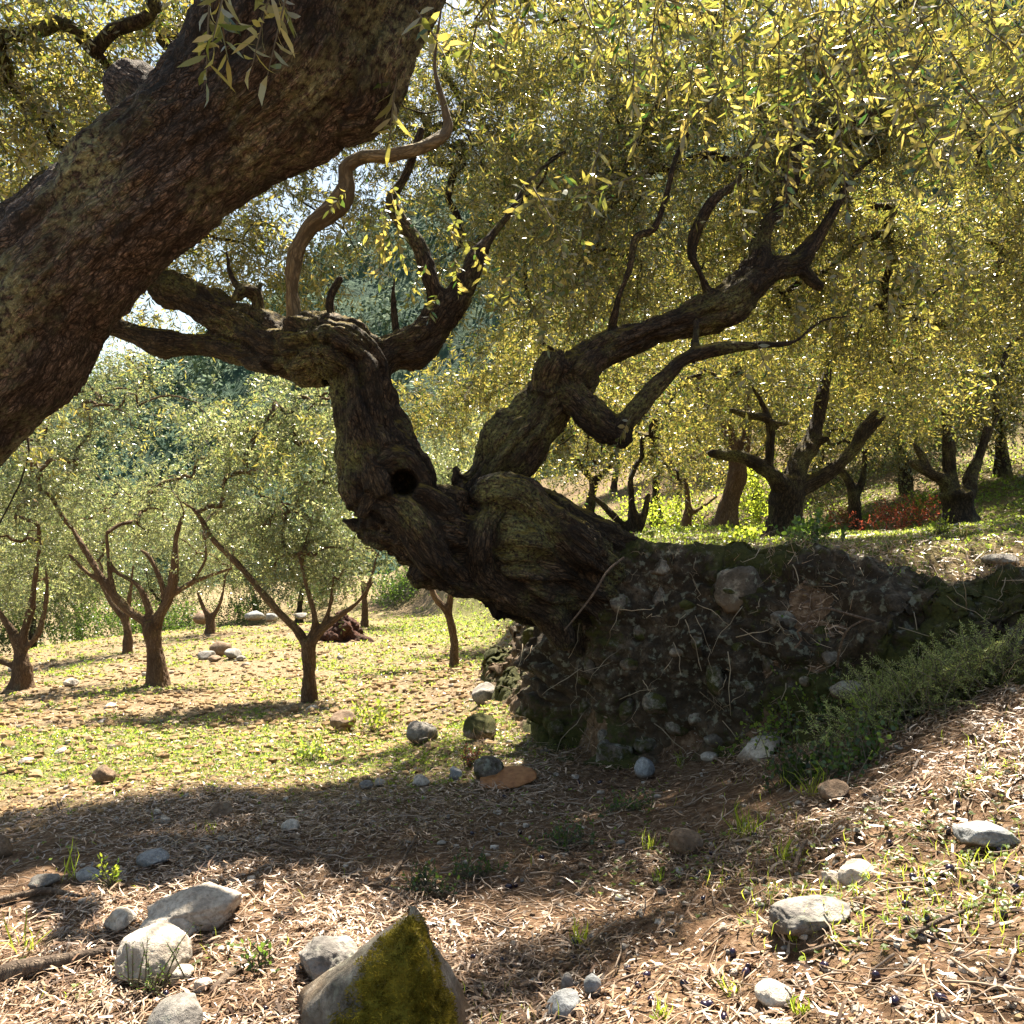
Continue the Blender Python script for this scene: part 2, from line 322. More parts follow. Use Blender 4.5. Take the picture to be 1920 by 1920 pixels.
# hills far behind the grove
def hills():
    xs = np.linspace(-300, 320, 420); ys = np.linspace(75, 300, 200); X, Y = np.meshgrid(xs, ys, indexing='xy')
    ridge = 82+.42*X+14*vnoise(np.stack([X*.012, 0*X, 0*X], -1), 3)
    prof = sstep(75, 200, Y)
    p = np.stack([X, Y, 0*X], -1)
    d1, d2 = worley(p*.16*np.array([1, 1, 1]), 4)
    Z = -8+np.clip(ridge, 22, 170)*prof*1.0+CZ+6*fbm(p*.03, 4, 9)+3.2*(1-d1)*(.6+.4*vnoise(p*.1, 2))+1.2*fbm(p*.5, 3, 12)
    n, m = X.shape; idx = np.arange(n*m).reshape(n, m)
    f = np.stack([idx[:-1, :-1], idx[:-1, 1:], idx[1:, 1:], idx[1:, :-1]], -1).reshape(-1, 4)
    m_ = M('wooded_hillside_hazed'); pp = m_.n('NewGeometry').outputs['Position']
    c = m_.ramp(m_.noise(pp, .35, 6, .7), [(.3, (.02, .045, .035)), (.5, (.05, .09, .06)), (.68, (.13, .17, .09))])  # bluish greens: the haze over the hill is put into its colour
    m_ = m_.end(m_.princ(c, .95, .1, m_.bump(m_.noise(pp, 1.2, 5, .7), 1., 1.)))
    tag(mk('hills', np.stack([X, Y, Z], -1).reshape(-1, 3), f, m_), kind='structure', label='wooded hillside beyond the grove')
hills()

# ------------------------------------------------------------------ tubes and wood
def catmull(pts, step):
    pts = np.asarray(pts, float); n = len(pts); out = []
    for i in range(n-1):
        p0, p1, p2, p3 = pts[max(i-1, 0)], pts[i], pts[i+1], pts[min(i+2, n-1)]
        k = max(2, int(np.linalg.norm((p2-p1)[:3])/step)); t = np.linspace(0, 1, k, endpoint=False)[:, None]
        out.append(.5*((2*p1)+(-p0+p2)*t+(2*p0-5*p1+4*p2-p3)*t**2+(-p0+3*p1-3*p2+p3)*t**3))
    out.append(pts[-1:]); r = np.vstack(out); r[:, 3] = np.maximum(r[:, 3], .0012); return r
def frames(C):
    T = np.gradient(C, axis=0); T /= np.linalg.norm(T, axis=1)[:, None]+1e-9
    a = np.array([0, 0, 1.]) if abs(T[0, 2]) < .9 else np.array([1., 0, 0])
    N = np.zeros_like(C); v = np.cross(T[0], a); N[0] = v/np.linalg.norm(v)
    for i in range(1, len(C)):
        v = N[i-1]-T[i]*(N[i-1]@T[i]); N[i] = v/(np.linalg.norm(v)+1e-9)
    return T, N, np.cross(T, N)
def tube(C, R, k=10):
    C = np.asarray(C, float); T, N, B = frames(C); n = len(C)
    a = np.linspace(0, 2*np.pi, k, endpoint=False)
    V = C[:, None]+R[:, None, None]*(np.cos(a)[None, :, None]*N[:, None]+np.sin(a)[None, :, None]*B[:, None])
    V = np.vstack([V.reshape(-1, 3), C[0]-T[0]*R[0]*.5, C[-1]+T[-1]*R[-1]*.5])
    idx = np.arange(n*k).reshape(n, k); j = np.roll(idx, -1, 1)
    f = np.stack([idx[:-1], j[:-1], j[1:], idx[1:]], -1).reshape(-1, 4)
    t1 = np.stack([j[0], idx[0], np.full(k, n*k)], -1); t2 = np.stack([idx[-1], j[-1], np.full(k, n*k+1)], -1)
    return V, f, np.vstack([t1, t2])
def merge(parts):
    Vs, Q, Tt, o = [], [], [], 0
    for V, q, t in parts:
        Vs.append(V); Q.append(q+o); Tt.append(t+o); o += len(V)
    return np.vstack(Vs), np.vstack(Q), np.vstack(Tt)
def px_limb(pts, wob=0): return np.array([list(P(a, b, Y))+[r*Y/F] for a, b, Y, r in pts])
def wood(name, limbs, mat, root, voxel=.014, gnarl=.10, fis=.010, step=None, holes=(), seed=0, bark=(.035, .13), knots=(), ribs=0.):
    """limbs: arrays of x,y,z,r. One continuous trunk mesh: tubes fused by voxels, then roughened along the grain."""
    parts, S = [], []
    for L in limbs:
        D = catmull(L, step or max(voxel*2, .03)); C, R = D[:, :3], D[:, 3]
        T, N, B = frames(C); s = np.concatenate([[0], np.cumsum(np.linalg.norm(np.diff(C, axis=0), axis=1))])
        s = s+seed*3.1+len(S)*.37
        RR = R*(1+gnarl*1.2*vnoise(np.stack([s*5, 0*s+seed, 0*s], -1), 7))
        parts.append(tube(C, RR, 16)); S.append(np.column_stack([C, R, T, N, B, s]))
    for c, r in knots:
        th = np.linspace(0, 2*np.pi, 9); k = np.array([[c[0], c[1], c[2]+z*r] for z in np.linspace(-.75, .75, 5)])
        parts.append(tube(k, r*np.sqrt(1-np.linspace(-.75, .75, 5)**2), 10))
    V, Q, T3 = merge(parts)
    t = mk('tmp', V, [Q, T3], mat); md = t.modifiers.new('r', 'REMESH'); md.mode = 'VOXEL'; md.voxel_size = voxel
    sm = t.modifiers.new('s', 'SMOOTH'); sm.iterations = 4; sm.factor = .5
    dg = bpy.context.evaluated_depsgraph_get(); me = bpy.data.meshes.new_from_object(t.evaluated_get(dg), depsgraph=dg)
    old = t.data; bpy.data.objects.remove(t); bpy.data.meshes.remove(old)
    n = len(me.vertices); V = np.empty(n*3, np.float32); me.vertices.foreach_get('co', V); V = V.reshape(-1, 3).astype(float)
    NN = np.empty(n*3, np.float32); me.vertices.foreach_get('normal', NN); NN = NN.reshape(-1, 3).astype(float)
    S = np.vstack(S); q = np.empty((n, 3)); rad = np.empty(n); S4 = S[:, :4]
    for a in range(0, n, 4000):
        v = V[a:a+4000]; d = np.sqrt(((v[:, None]-S4[None, :, :3])**2).sum(-1))-S4[None, :, 3]; k = d.argmin(1); b = S[k]; o = v-b[:, :3]
        q[a:a+4000] = np.column_stack([(o*b[:, 7:10]).sum(1), (o*b[:, 10:13]).sum(1), (b[:, 13]+(o*b[:, 4:7]).sum(1))*bark[0]/bark[1]]); rad[a:a+4000] = b[:, 3]
    big = fbm(V*5.5, 3, seed+60)
    lump = fbm(q*np.array([14, 14, 10]), 3, seed+70)
    q2 = q+.016*np.stack([fbm(q*26, 2, 1), fbm(q*26, 2, 4), fbm(q*20, 2, 7)*.6], -1)
    fi = ridged(q2/bark[0], 3, seed+80)
    rb = np.abs(vnoise(q2*np.array([13, 13, 8]), seed+90))**.6-.5+.5*(np.abs(vnoise(q2*np.array([27, 27, 16])+5, seed+91))**.6-.5)
    V2 = V+NN*(ribs*np.minimum(rad, .22)*rb+gnarl*1.3*rad*big+gnarl*.7*rad*lump+np.minimum(fis, rad*.22)*(fi-.5))[:, None]
    for c, r, dep in holes:
        ax = np.array(c)-np.array([0, 0, CZ]); ax /= np.linalg.norm(ax); o = V2-c; al = o@ax; d = np.linalg.norm(o-al[:, None]*ax, axis=1)
        wgt = sstep(r, r*.62, d)*(al < .12); V2 += ax*(wgt*dep)[:, None]
    V2 = local(V2, root)
    me.vertices.foreach_set('co', V2.astype(np.float32).ravel())
    at = me.attributes.new('bq', 'FLOAT_VECTOR', 'POINT'); at.data.foreach_set('vector', q.astype(np.float32).ravel())
    me.polygons.foreach_set('use_smooth', np.ones(len(me.polygons), bool)); me.materials.clear(); me.materials.append(mat); me.update()
    o = bpy.data.objects.new(name, me); COL.objects.link(o); o.parent = root; me.name = name
    return o
def branches(name, nodes, attract, root, mat, r0=.0026, rmax=.03, seed=0, k=5):
    """boughs: each attractor is joined to the nearest wood already there; thickness follows what hangs on it"""
    rg = np.random.default_rng(seed); Pn = [np.array(p) for p in nodes]; par = [-1]*len(Pn); att = list(attract); edges = []
    A = np.array(att); Pa = np.array(Pn); D = np.sqrt(((A[:, None]-Pa[None])**2).sum(-1)); best = D.min(1); bi = D.argmin(1); left = np.ones(len(A), bool)
    while left.any():
        i = np.where(left)[0][best[left].argmin()]; left[i] = False; b = bi[i]; p0, p1 = Pn[b], A[i]; L = np.linalg.norm(p1-p0)
        m = [p0+(p1-p0)*t+rg.normal(0, .06*L, 3)+np.array([0, 0, .12*L*math.sin(math.pi*t)]) for t in (.35, .7)]+[p1]
        prev = b
        for x in m:
            Pn.append(x); par.append(prev); prev = len(Pn)-1
        for j in (len(Pn)-3, len(Pn)-2, len(Pn)-1):
            d = np.linalg.norm(A-Pn[j], axis=1)*1.05; mm = d < best; best = np.where(mm, d, best); bi = np.where(mm, j, bi)
        edges.append((b, len(Pn)-3))
    cnt = np.ones(len(Pn))
    for i in range(len(Pn)-1, -1, -1):
        if par[i] >= 0: cnt[par[i]] += cnt[i]
    R = np.clip(r0*cnt**.5, r0, rmax); groups = {}
    def top(i):
        while par[i] >= 0: i = par[i]
        return i
    for b, j in edges:
        parts = groups.setdefault(top(b), [])
        C = np.array([list(Pn[b])+[min(R[j]*1.15, rmax)], list(Pn[j])+[R[j]], list(Pn[j+1])+[R[j+1]], list(Pn[j+2])+[R[j+2]*.8]])
        D = catmull(C, max(.05, np.linalg.norm(C[0, :3]-C[3, :3])/9)); parts.append(tube(D[:, :3], D[:, 3], k))
    for parts in groups.values():
        V, Q, T3 = merge(parts); mk(name, local(V, root), [Q, T3], mat, root, vattr={'bq': V*np.array([1, 1, .4])})

# ------------------------------------------------------------------ leaves
def unit(v): return v/(np.linalg.norm(v, axis=-1, keepdims=True)+1e-9)
def sprigs(base, dirs, rg, L=.21, n=18, leaf=.058, wid=.0105, sag=.22, hexa=False, twig=True, spread=.9):
    """twigs carrying pairs of narrow leaves; returns verts, leaf faces, twig faces, per-vertex rnd, cl"""
    N = len(base); Ls = L*rg.uniform(.6, 1.35, N)[:, None]; d = unit(dirs)
    t = np.linspace(.12, 1, n)[None, :]*np.ones((N, 1)); g = np.array([0, 0, -1.])
    pos = base[:, None]+d[:, None]*(t*Ls)[..., None]+g*(sag*Ls*t**2)[..., None]
    ax = unit(d[:, None]+g*(2*sag*t)[..., None])
    rv = unit(rg.normal(0, 1, (N, n, 3))); side = unit(np.cross(ax, rv))
    ld_ = unit(ax*(.15+.75*rg.random((N, n, 1)))+side*spread*1.15+g*rg.uniform(-.15, .35, (N, n, 1)))
    ld_[:, -1] = ax[:, -1]
    nrm = unit(np.cross(ld_, unit(rg.normal(0, 1, (N, n, 3))+np.array([0, 0, .6])))); wv = unit(np.cross(nrm, ld_))
    ll = (leaf*rg.uniform(.55, 1.25, (N, n)))[..., None]; ww = (wid*rg.uniform(.7, 1.2, (N, n)))[..., None]
    nrm = np.cross(ld_, wv)
    if hexa:
        cur = ll*rg.uniform(-.22, .22, (N, n, 1))
        pts = [pos, pos+ld_*ll*.3+wv*ww*.9+nrm*cur*.5, pos+ld_*ll*.66+wv*ww*.85+nrm*cur*.55, pos+ld_*ll-nrm*cur*.3, pos+ld_*ll*.66-wv*ww*.85+nrm*cur*.55, pos+ld_*ll*.3-wv*ww*.9+nrm*cur*.5]
    else:
        pts = [pos, pos+ld_*ll*.5+wv*ww, pos+ld_*ll, pos+ld_*ll*.5-wv*ww]
    kk = len(pts); V = np.stack(pts, 2).reshape(-1, 3); Fc = np.arange(N*n*kk).reshape(-1, kk)
    if hexa: Fc = np.vstack([Fc[:, [0, 1, 5]].repeat(1, 0), np.empty((0, 3), int)]), Fc[:, [1, 2, 4, 5]], Fc[:, [2, 3, 4]]
    rnd = np.repeat(np.clip(rg.normal(.48, .28, (N, n)), 0, 1).ravel(), kk); cl = np.repeat(np.repeat(rg.random(N), n), kk)
    tv = tf = None
    if twig:
        tt = np.array([0, .5, 1.])[None, :, None]; c = base[:, None]+d[:, None]*(tt*Ls[:, None])+g*(sag*Ls[:, None]*tt**2)
        a = unit(np.cross(d, [.3, .2, 1.])); b = np.cross(d, a); r = np.array([.0022, .0016, .0008])*(1.2 if hexa else 1.)
        ring = [a, -.5*a+.87*b, -.5*a-.87*b]
        tv = np.stack([c+q[:, None]*r[None, :, None] for q in ring], 2).reshape(-1, 3)
        ix = np.arange(N*9).reshape(N, 3, 3); j = np.roll(ix, -1, 2)
        tf = np.stack([ix[:, :-1], j[:, :-1], j[:, 1:], ix[:, 1:]], -1).reshape(-1, 4)
    return V, Fc, tv, tf, rnd, cl
def crown(name, base, dirs, root, mat, seed=0, **kw):
    rg = np.random.default_rng(seed); hexa = kw.get('hexa', False)
    V, Fc, tv, tf, rnd, cl = sprigs(base, dirs, rg, **kw)
    # neighbouring sprigs share a tone: light and dark clumps
    cn = np.clip(.5+1.1*fbm(V*1.6, 2, seed+9), 0, 1); cl = .35*cl+.65*cn
    fl = list(Fc) if hexa else [Fc]; nl = sum(len(f) for f in fl); nv = len(V); midx = [np.zeros(nl, int)]
    if tv is not None:
        V = np.vstack([V, tv]); fl.append(tf+nv); midx.append(np.ones(len(tf), int)); rnd = np.concatenate([rnd, np.zeros(len(tv))]); cl = np.concatenate([cl, np.zeros(len(tv))])
    return mk(name, local(V, root), fl, [mat, TWIG], root, smooth=False, attrs={'rnd': rnd, 'cl': cl}, midx=np.concatenate(midx))
# ground patches that the sun reaches through gaps in the crowns: (px, py on the ground, half width m, half depth m)
LITP = [(330, 1720, .65, .42), (120, 1800, .65, .45), (420, 1860, .55, .3), (60, 1900, .4, .25), (700, 1640, .30, .10), (500, 1560, .45, .18), (330, 1450, 1.1, .5), (700, 1400, .9, .45), (130, 1480, 1.2, .5),
        (1610, 1620, .16, .14), (1500, 1720, .30, .16), (1780, 1780, .35, .16), (1650, 1880, .35, .12), (1850, 1480, .35, .22), (1250, 1820, .16, .10), (1700, 1560, .2, .1), (1050, 1700, .28, .10), (1400, 1530, .12, .12), (790, 1780, .10, .25),
        (550, 1235, 2.2, .8), (130, 1320, 1.4, .4), (760, 1270, 1.0, .4), (1880, 1380, .3, .2), (1350, 1750, .3, .15), (1800, 1620, .35, .17), (1600, 1810, .45, .14), (1150, 1880, .3, .1), (950, 1750, .3, .14), (1250, 1690, .25, .12), (1100, 1540, .2, .1), (1300, 1500, .25, .1), (1180, 1620, .2, .1), (1000, 1620, .15, .08), (860, 1560, .15, .08), (1450, 1450, .2, .1), (1550, 1530, .2, .1), (250, 1620, .5, .2), (1700, 1120, .5, .25), (1850, 1060, .45, .3), (1400, 1075, .2, .12)]
LITW = [(gpix(a, b), c, d) for a, b, c, d in LITP]
def sun_hits(p):
    """where the shadow of a point lands on the ground"""
    q = p.copy(); z = np.full(len(p), CZ-1.3)
    for _ in range(4):
        t = (p[:, 2]-z)/SUND[2]; q = p-SUND*t[:, None]; z = ground(q[:, 0], q[:, 1], False)
    return q
def gap_keep(p, rg, keep=.03):
    q = sun_hits(p); lit = np.zeros(len(p), bool)
    for c, a, b in LITW:
        lit |= ((q[:, 0]-c[0])/a)**2+((q[:, 1]-c[1])/b)**2 < 1.3+.6*vnoise(q*4, 6)
    return ~lit | (rg.random(len(p)) < keep)
def fill(clumps, dens, seed, thr=-.15, fr=1.5, gaps=True, keepout=None):
    """sprig roots in a set of ellipsoid clumps, with noise-shaped holes"""
    rg = np.random.default_rng(seed); B, Dd = [], []
    for c, r in clumps:
        r = np.array(r if hasattr(r, '__len__') else (r, r, r*.85)); n = int(dens*4.19*r.prod())
        v = unit(rg.normal(0, 1, (n, 3)))*(rg.random((n, 1))**.42); p = np.array(c)+v*r
        keep = fbm(p*fr, 2, seed) > thr+.35*(np.linalg.norm(v, axis=1)-.6)*rg.random(n)
        p, v = p[keep], v[keep]; B.append(p); Dd.append(v+rg.normal(0, .7, p.shape)+np.array([0, 0, -.1]))
    B, Dd = np.vstack(B), np.vstack(Dd)
    k = np.ones(len(B), bool)
    if gaps: k &= gap_keep(B, rg)
    if keepout is not None: k &= keepout(B)
    g = ground(B[:, 0], B[:, 1], False); k &= B[:, 2] > g+.25
    return B[k], Dd[k]
def pc(*a): return [(P(px, py, Y), r) for px, py, Y, r in a]
def proj(p): return 960+p[:, 0]/p[:, 1]*F, 960-(p[:, 2]-CZ)/p[:, 1]*F


# ------------------------------------------------------------------ the great leaning olive tree
def hero_tree():
    L = []; D = []
    def a(*p): L.append(px_limb(p))
    a((1230, 1150, 5.1, 70), (1140, 1105, 4.8, 92), (1070, 1065, 4.55, 96), (985, 1035, 4.4, 104), (910, 1025, 4.35, 98), (840, 1015, 4.3, 92), (770, 1000, 4.25, 74), (705, 990, 4.22, 50), (672, 985, 4.2, 26))
    a((1110, 1100, 4.65, 60), (1092, 1150, 4.58, 42), (1092, 1205, 4.58, 30), (1115, 1270, 4.65, 18))                 # root down the wall
    a((960, 945, 4.32, 34), (1030, 962, 4.35, 34), (1100, 990, 4.4, 26), (1165, 1008, 4.5, 18), (1225, 1028, 4.6, 10))      # ridge running into the terrace
    a((900, 930, 4.2, 30), (960, 930, 4.2, 38), (1010, 965, 4.2, 40), (1080, 1020, 4.2, 42), (1130, 1060, 4.3, 40))
    a((930, 945, 4.22, 26), (900, 1000, 4.12, 34), (905, 1070, 4.15, 36), (960, 1110, 4.2, 30), (1030, 1150, 4.3, 28), (1060, 1210, 4.35, 20))
    a((700, 935, 4.18, 30), (760, 965, 4.1, 40), (810, 1030, 4.1, 40), (860, 1080, 4.15, 34), (930, 1105, 4.2, 24))
    a((1110, 1050, 4.45, 26), (1160, 1090, 4.5, 26), (1160, 1150, 4.5, 20), (1130, 1210, 4.5, 12))
    a((760, 1000, 4.25, 70), (738, 930, 4.25, 72), (712, 865, 4.25, 66), (690, 797, 4.27, 61), (678, 729, 4.3, 61), (662, 680, 4.3, 66), (625, 650, 4.25, 62), (575, 660, 4.4, 54), (525, 650, 4.5, 50), (475, 620, 4.6, 42), (430, 598, 4.68, 36), (385, 572, 4.76, 33), (320, 540, 4.84, 35), (285, 515, 4.9, 26), (240, 470, 4.95, 22))
    a((540, 668, 4.45, 36), (480, 668, 4.55, 32), (430, 655, 4.65, 28), (375, 646, 4.72, 25), (300, 643, 4.8, 23), (225, 618, 4.85, 21), (150, 590, 4.9, 17), (60, 580, 4.95, 12))
    a((800, 945, 4.2, 18), (775, 890, 4.12, 30), (750, 862, 4.1, 28), (715, 868, 4.1, 16))                           # swelling over the hole
    a((775, 925, 4.08, 15), (800, 922, 4.06, 17), (830, 945, 4.08, 16), (850, 965, 4.15, 12))
    a((722, 930, 4.1, 10), (700, 935, 4.08, 13), (680, 965, 4.1, 11))
    a((680, 700, 4.3, 52), (725, 662, 4.4, 36), (770, 650, 4.45, 38), (805, 625, 4.5, 38), (828, 590, 4.5, 34), (855, 555, 4.5, 27), (875, 520, 4.5, 22), (895, 478, 4.5, 18), (920, 445, 4.5, 11), (955, 400, 4.5, 7), (1000, 330, 4.6, 4.5), (1060, 285, 4.7, 2.5))
    a((830, 580, 4.5, 26), (812, 540, 4.45, 20), (800, 500, 4.45, 17), (785, 460, 4.45, 15), (750, 410, 4.4, 14), (735, 375, 4.4, 13), (765, 320, 4.4, 11), (790, 240, 4.4, 8))
    D.append(px_limb(((553, 655, 4.45, 22), (553, 625, 4.44, 18), (553, 600, 4.44, 15), (547, 540, 4.43, 15.5), (555, 475, 4.42, 15), (577, 430, 4.4, 17), (615, 400, 4.38, 18), (640, 375, 4.38, 18), (650, 345, 4.36, 15), (648, 315, 4.35, 16), (680, 295, 4.33, 13), (730, 292, 4.3, 13), (800, 272, 4.35, 13), (838, 245, 4.4, 10), (833, 200, 4.4, 7), (815, 120, 4.4, 4.5), (830, 0, 4.4, 3))))
    a((486, 620, 4.56, 13), (484, 585, 4.55, 11), (480, 550, 4.53, 13), (455, 545, 4.5, 14), (442, 562, 4.48, 12))
    a((480, 550, 4.53, 10), (492, 530, 4.53, 5)); a((450, 545, 4.5, 8), (432, 512, 4.5, 4.5), (425, 470, 4.5, 3))
    a((640, 520, 4.3, 6), (618, 560, 4.3, 9), (628, 610, 4.3, 10), (650, 640, 4.3, 14)); a((740, 520, 4.5, 4), (738, 570, 4.5, 6), (745, 630, 4.5, 7))
    # right-hand limb
    a((890, 985, 4.4, 70), (905, 920, 4.42, 58), (945, 862, 4.45, 52), (998, 793, 4.5, 46), (1040, 738, 4.55, 44), (1080, 700, 4.55, 39), (1115, 670, 4.6, 33), (1165, 645, 4.65, 31), (1235, 617, 4.7, 31), (1305, 596, 4.75, 34), (1372, 567, 4.8, 39), (1410, 532, 4.85, 34), (1450, 506, 4.9, 26), (1495, 494, 4.95, 20), (1530, 450, 5.0, 12), (1558, 405, 5.0, 8), (1600, 330, 5.1, 5.5), (1655, 285, 5.2, 3))
    a((862, 905, 4.4, 18), (858, 888, 4.38, 9), (852, 876, 4.38, 5))
    a((1500, 500, 4.95, 14), (1520, 522, 4.95, 12), (1540, 540, 4.95, 8))
    a((1395, 545, 4.85, 30), (1420, 498, 4.85, 26), (1426, 460, 4.9, 20), (1440, 420, 4.9, 19), (1470, 372, 4.95, 19), (1484, 320, 5.0, 18), (1508, 272, 5.0, 17), (1548, 236, 5.05, 14), (1610, 222, 5.1, 13), (1665, 200, 5.15, 10), (1730, 150, 5.2, 7))
    a((1338, 585, 4.8, 20), (1328, 550, 4.75, 12), (1313, 512, 4.7, 9), (1298, 478, 4.7, 10), (1306, 432, 4.7, 12), (1326, 392, 4.7, 12), (1352, 362, 4.7, 10), (1382, 340, 4.7, 7), (1400, 290, 4.7, 5), (1440, 220, 4.8, 3))
    a((1150, 655, 4.65, 10), (1147, 620, 4.65, 8), (1160, 560, 4.6, 7), (1180, 505, 4.6, 7), (1193, 445, 4.6, 8), (1225, 430, 4.6, 7), (1248, 372, 4.6, 5.5), (1266, 300, 4.6, 5), (1292, 245, 4.6, 4))
    a((1030, 760, 4.5, 30), (1022, 720, 4.48, 31), (1032, 688, 4.46, 34), (1042, 672, 4.45, 33))                       # broken stump
    a((1060, 730, 4.5, 36), (1092, 760, 4.42, 26), (1125, 792, 4.36, 25), (1158, 815, 4.32, 22), (1178, 822, 4.3, 18))
    a((1150, 815, 4.32, 20), (1185, 778, 4.3, 16), (1212, 745, 4.3, 15), (1248, 708, 4.3, 15), (1282, 676, 4.3, 15), (1335, 656, 4.3, 13), (1388, 650, 4.3, 11), (1430, 646, 4.3, 9), (1490, 640, 4.3, 5), (1540, 602, 4.35, 3.5), (1600, 592, 4.4, 2))
    a((1296, 675, 4.3, 9), (1304, 640, 4.35, 8), (1306, 600, 4.4, 6))
    a((668, 985, 4.2, 14), (650, 978, 4.19, 6), (640, 975, 4.19, 4))
    base = P(1120, 1100, 4.6)
    r = empty('olive_tree', base, 'great gnarled olive tree leaning over the mossy bank, round hole in its trunk', 'tree')
    wood('trunk', L, BARK, r, voxel=.0125, gnarl=.17, fis=.02, ribs=.36, holes=[(P(756, 906, 4.0), .075, .30)], seed=1)
    wood('limb', D, BARK_SMOOTH, r, voxel=.009, gnarl=.14, fis=.009, seed=31)
    return r, L, D
hero, hero_L, hero_D = hero_tree()
HC = [(1080, 430, 5.2, .75), (1300, 330, 5.4, .8), (1550, 420, 5.8, .9), (1750, 260, 5.6, .9), (1500, 180, 5.2, .8), (1200, 200, 5.3, .8), (960, 330, 5.2, .6), (1820, 480, 6.2, .9), (980, 120, 5.3, .7), (1300, 40, 5.3, .8), (1650, 60, 5.4, .9), (1640, 560, 6.0, .75),
      (1250, 480, 6.2, .7), (1450, 600, 6.6, .6), (610, 470, 5.0, .5), (480, 430, 4.9, .5), (720, 330, 5.0, .5), (340, 420, 4.9, .5), (820, 420, 5.2, .35), (640, 250, 5.0, .5), (120, 480, 4.6, .5), (760, 120, 5., .55),
      (1200, -200, 5.4, .8), (1700, -250, 5.6, .9), (1000, -420, 5.2, .6), (700, -250, 5., .6), (1950, 0, 5.6, 1.), (2150, 400, 6.0, 1.), (560, 60, 4.8, .5),
      (880, 560, 5.6, .3), (1000, 560, 5.8, .4), (1130, 560, 5.3, .45), (950, 700, 6.4, .45), (200, 770, 5.6, .42), (420, 770, 5.7, .45), (560, 800, 5.8, .38), (300, 720, 5.5, .35), (40, 960, 5., .36), (60, 860, 5.2, .36), (150, 1010, 5.6, .25), (930, 200, 5.6, .5), (560, 300, 6.5, .55),  (700, 460, 6, .32), (760, 370, 6.2, .4), (850, 470, 6.2, .35), (940, 600, 6.5, .35), (780, 730, 7, .4), (900, 690, 7, .4), (640, 560, 6.4, .25), (1400, 150, 6.5, .5), (1000, 470, 6.6, .4), (700, 150, 6.5, .6), (880, 310, 6.6, .5), (960, 170, 7, .6), (1010, 60, 7, .7), (650, 60, 6.6, .6), (470, 190, 6.4, .5), (800, 220, 6.4, .5), (1120, 120, 7, .7), (900, 440, 7, .45), (300, 560, 6.6, .4), (860, 60, 5.4, .6), (1080, 250, 6, .6), (1020, 420, 6.2, .5), (480, 780, 6.5, .5), (700, 720, 6.6, .4), (850, 760, 6.8, .45), (1150, 700, 6.2, .4), 
      (560, 380, 5.6, .5), (440, 320, 5.5, .5), (330, 520, 5.6, .45), (680, 200, 5.6, .5), (1050, 20, 6.2, .8), (1250, 600, 7, .5)]
def keep_view(p):
    """no leaves in front of the big limbs of this tree, and the gaps where the hill shows stay open"""
    x, y = proj(p); k = np.ones(len(p), bool)
    for cx, cy, rx, ry in [(705, 560, 48, 34), (900, 590, 30, 46)]: k &= ((x-cx)/rx)**2+((y-cy)/ry)**2 > 1
    rg = np.random.default_rng(2); lucky = rg.random(len(p)) < .10
    for l in hero_L+hero_D:      # the heavy limbs carry no leaves of their own on the near side
        D = catmull(l, .06)
        for c in D:
            lx, ly, lr = 960+c[0]/c[1]*F, 960-(c[2]-CZ)/c[1]*F, c[3]/c[1]*F
            if lr > 6: k &= ~((abs(x-lx) < lr+14) & (abs(y-ly) < lr+14) & (p[:, 1] < c[1]+.1)) | lucky
    return k
B, Dd = fill(pc(*HC), 620, 11, thr=-.14, fr=2.6, keepout=keep_view)
Bf, Df = fill(pc((880, 240, 6.6, .5), (910, 180, 6.2, .45), (950, 270, 6.4, .4), (820, 150, 6.4, .45), (860, 60, 6.4, .5), (1330, 60, 6.8, .6), (1410, 90, 6.6, .55), (760, 280, 6.4, .35), (250, 600, 6.5, .3)), 520, 14, thr=-.1, fr=2.6, gaps=False, keepout=keep_view)
B = np.vstack([B, Bf]); Dd = np.vstack([Dd, Df])
crown('crown', B, Dd, hero, OLIVE, seed=5, n=18, leaf=.054, wid=.0058)
nodes = [P(*q[:3]) for q in [(1560, 400, 5), (1665, 200, 5.15), (1730, 150, 5.2), (1400, 300, 4.7), (1292, 245, 4.6), (1490, 642, 4.3), (1540, 540, 4.95), (960, 400, 4.5), (790, 240, 4.4), (815, 120, 4.4), (830, 0, 4.4), (425, 470, 4.5), (640, 520, 4.3), (240, 470, 4.95), (60, 580, 4.95), (838, 245, 4.4), (680, 295, 4.33), (1266, 300, 4.6), (1484, 320, 5.)]]
for l in hero_L:
    if l[-1, 3] < .045: nodes.append(l[-1, :3])
rg0 = np.random.default_rng(3)
branches('branch', nodes, B[rg0.choice(len(B), 480, replace=False)], hero, BARK, seed=1, k=6)
# leafy sprays hanging in front of the limbs
B2, D2 = fill(pc((1500, 560, 4.5, .18), (1260, 560, 4.3, .10), (1210, 770, 4.15, .13), (1130, 790, 4.15, .10), (1420, 640, 4.1, .16), (830, 440, 4.1, .2), (800, 560, 4.15, .12), (720, 400, 4.1, .25), (1470, 300, 4.5, .3), (1000, 480, 4.2, .3), (1680, 480, 4.6, .4)), 170, 12, thr=-.6, gaps=False)
D2 = D2*.5+np.array([0, 0, -1.]); crown('crown', B2, D2, hero, OLIVE, seed=6, n=16, L=.2, hexa=True)

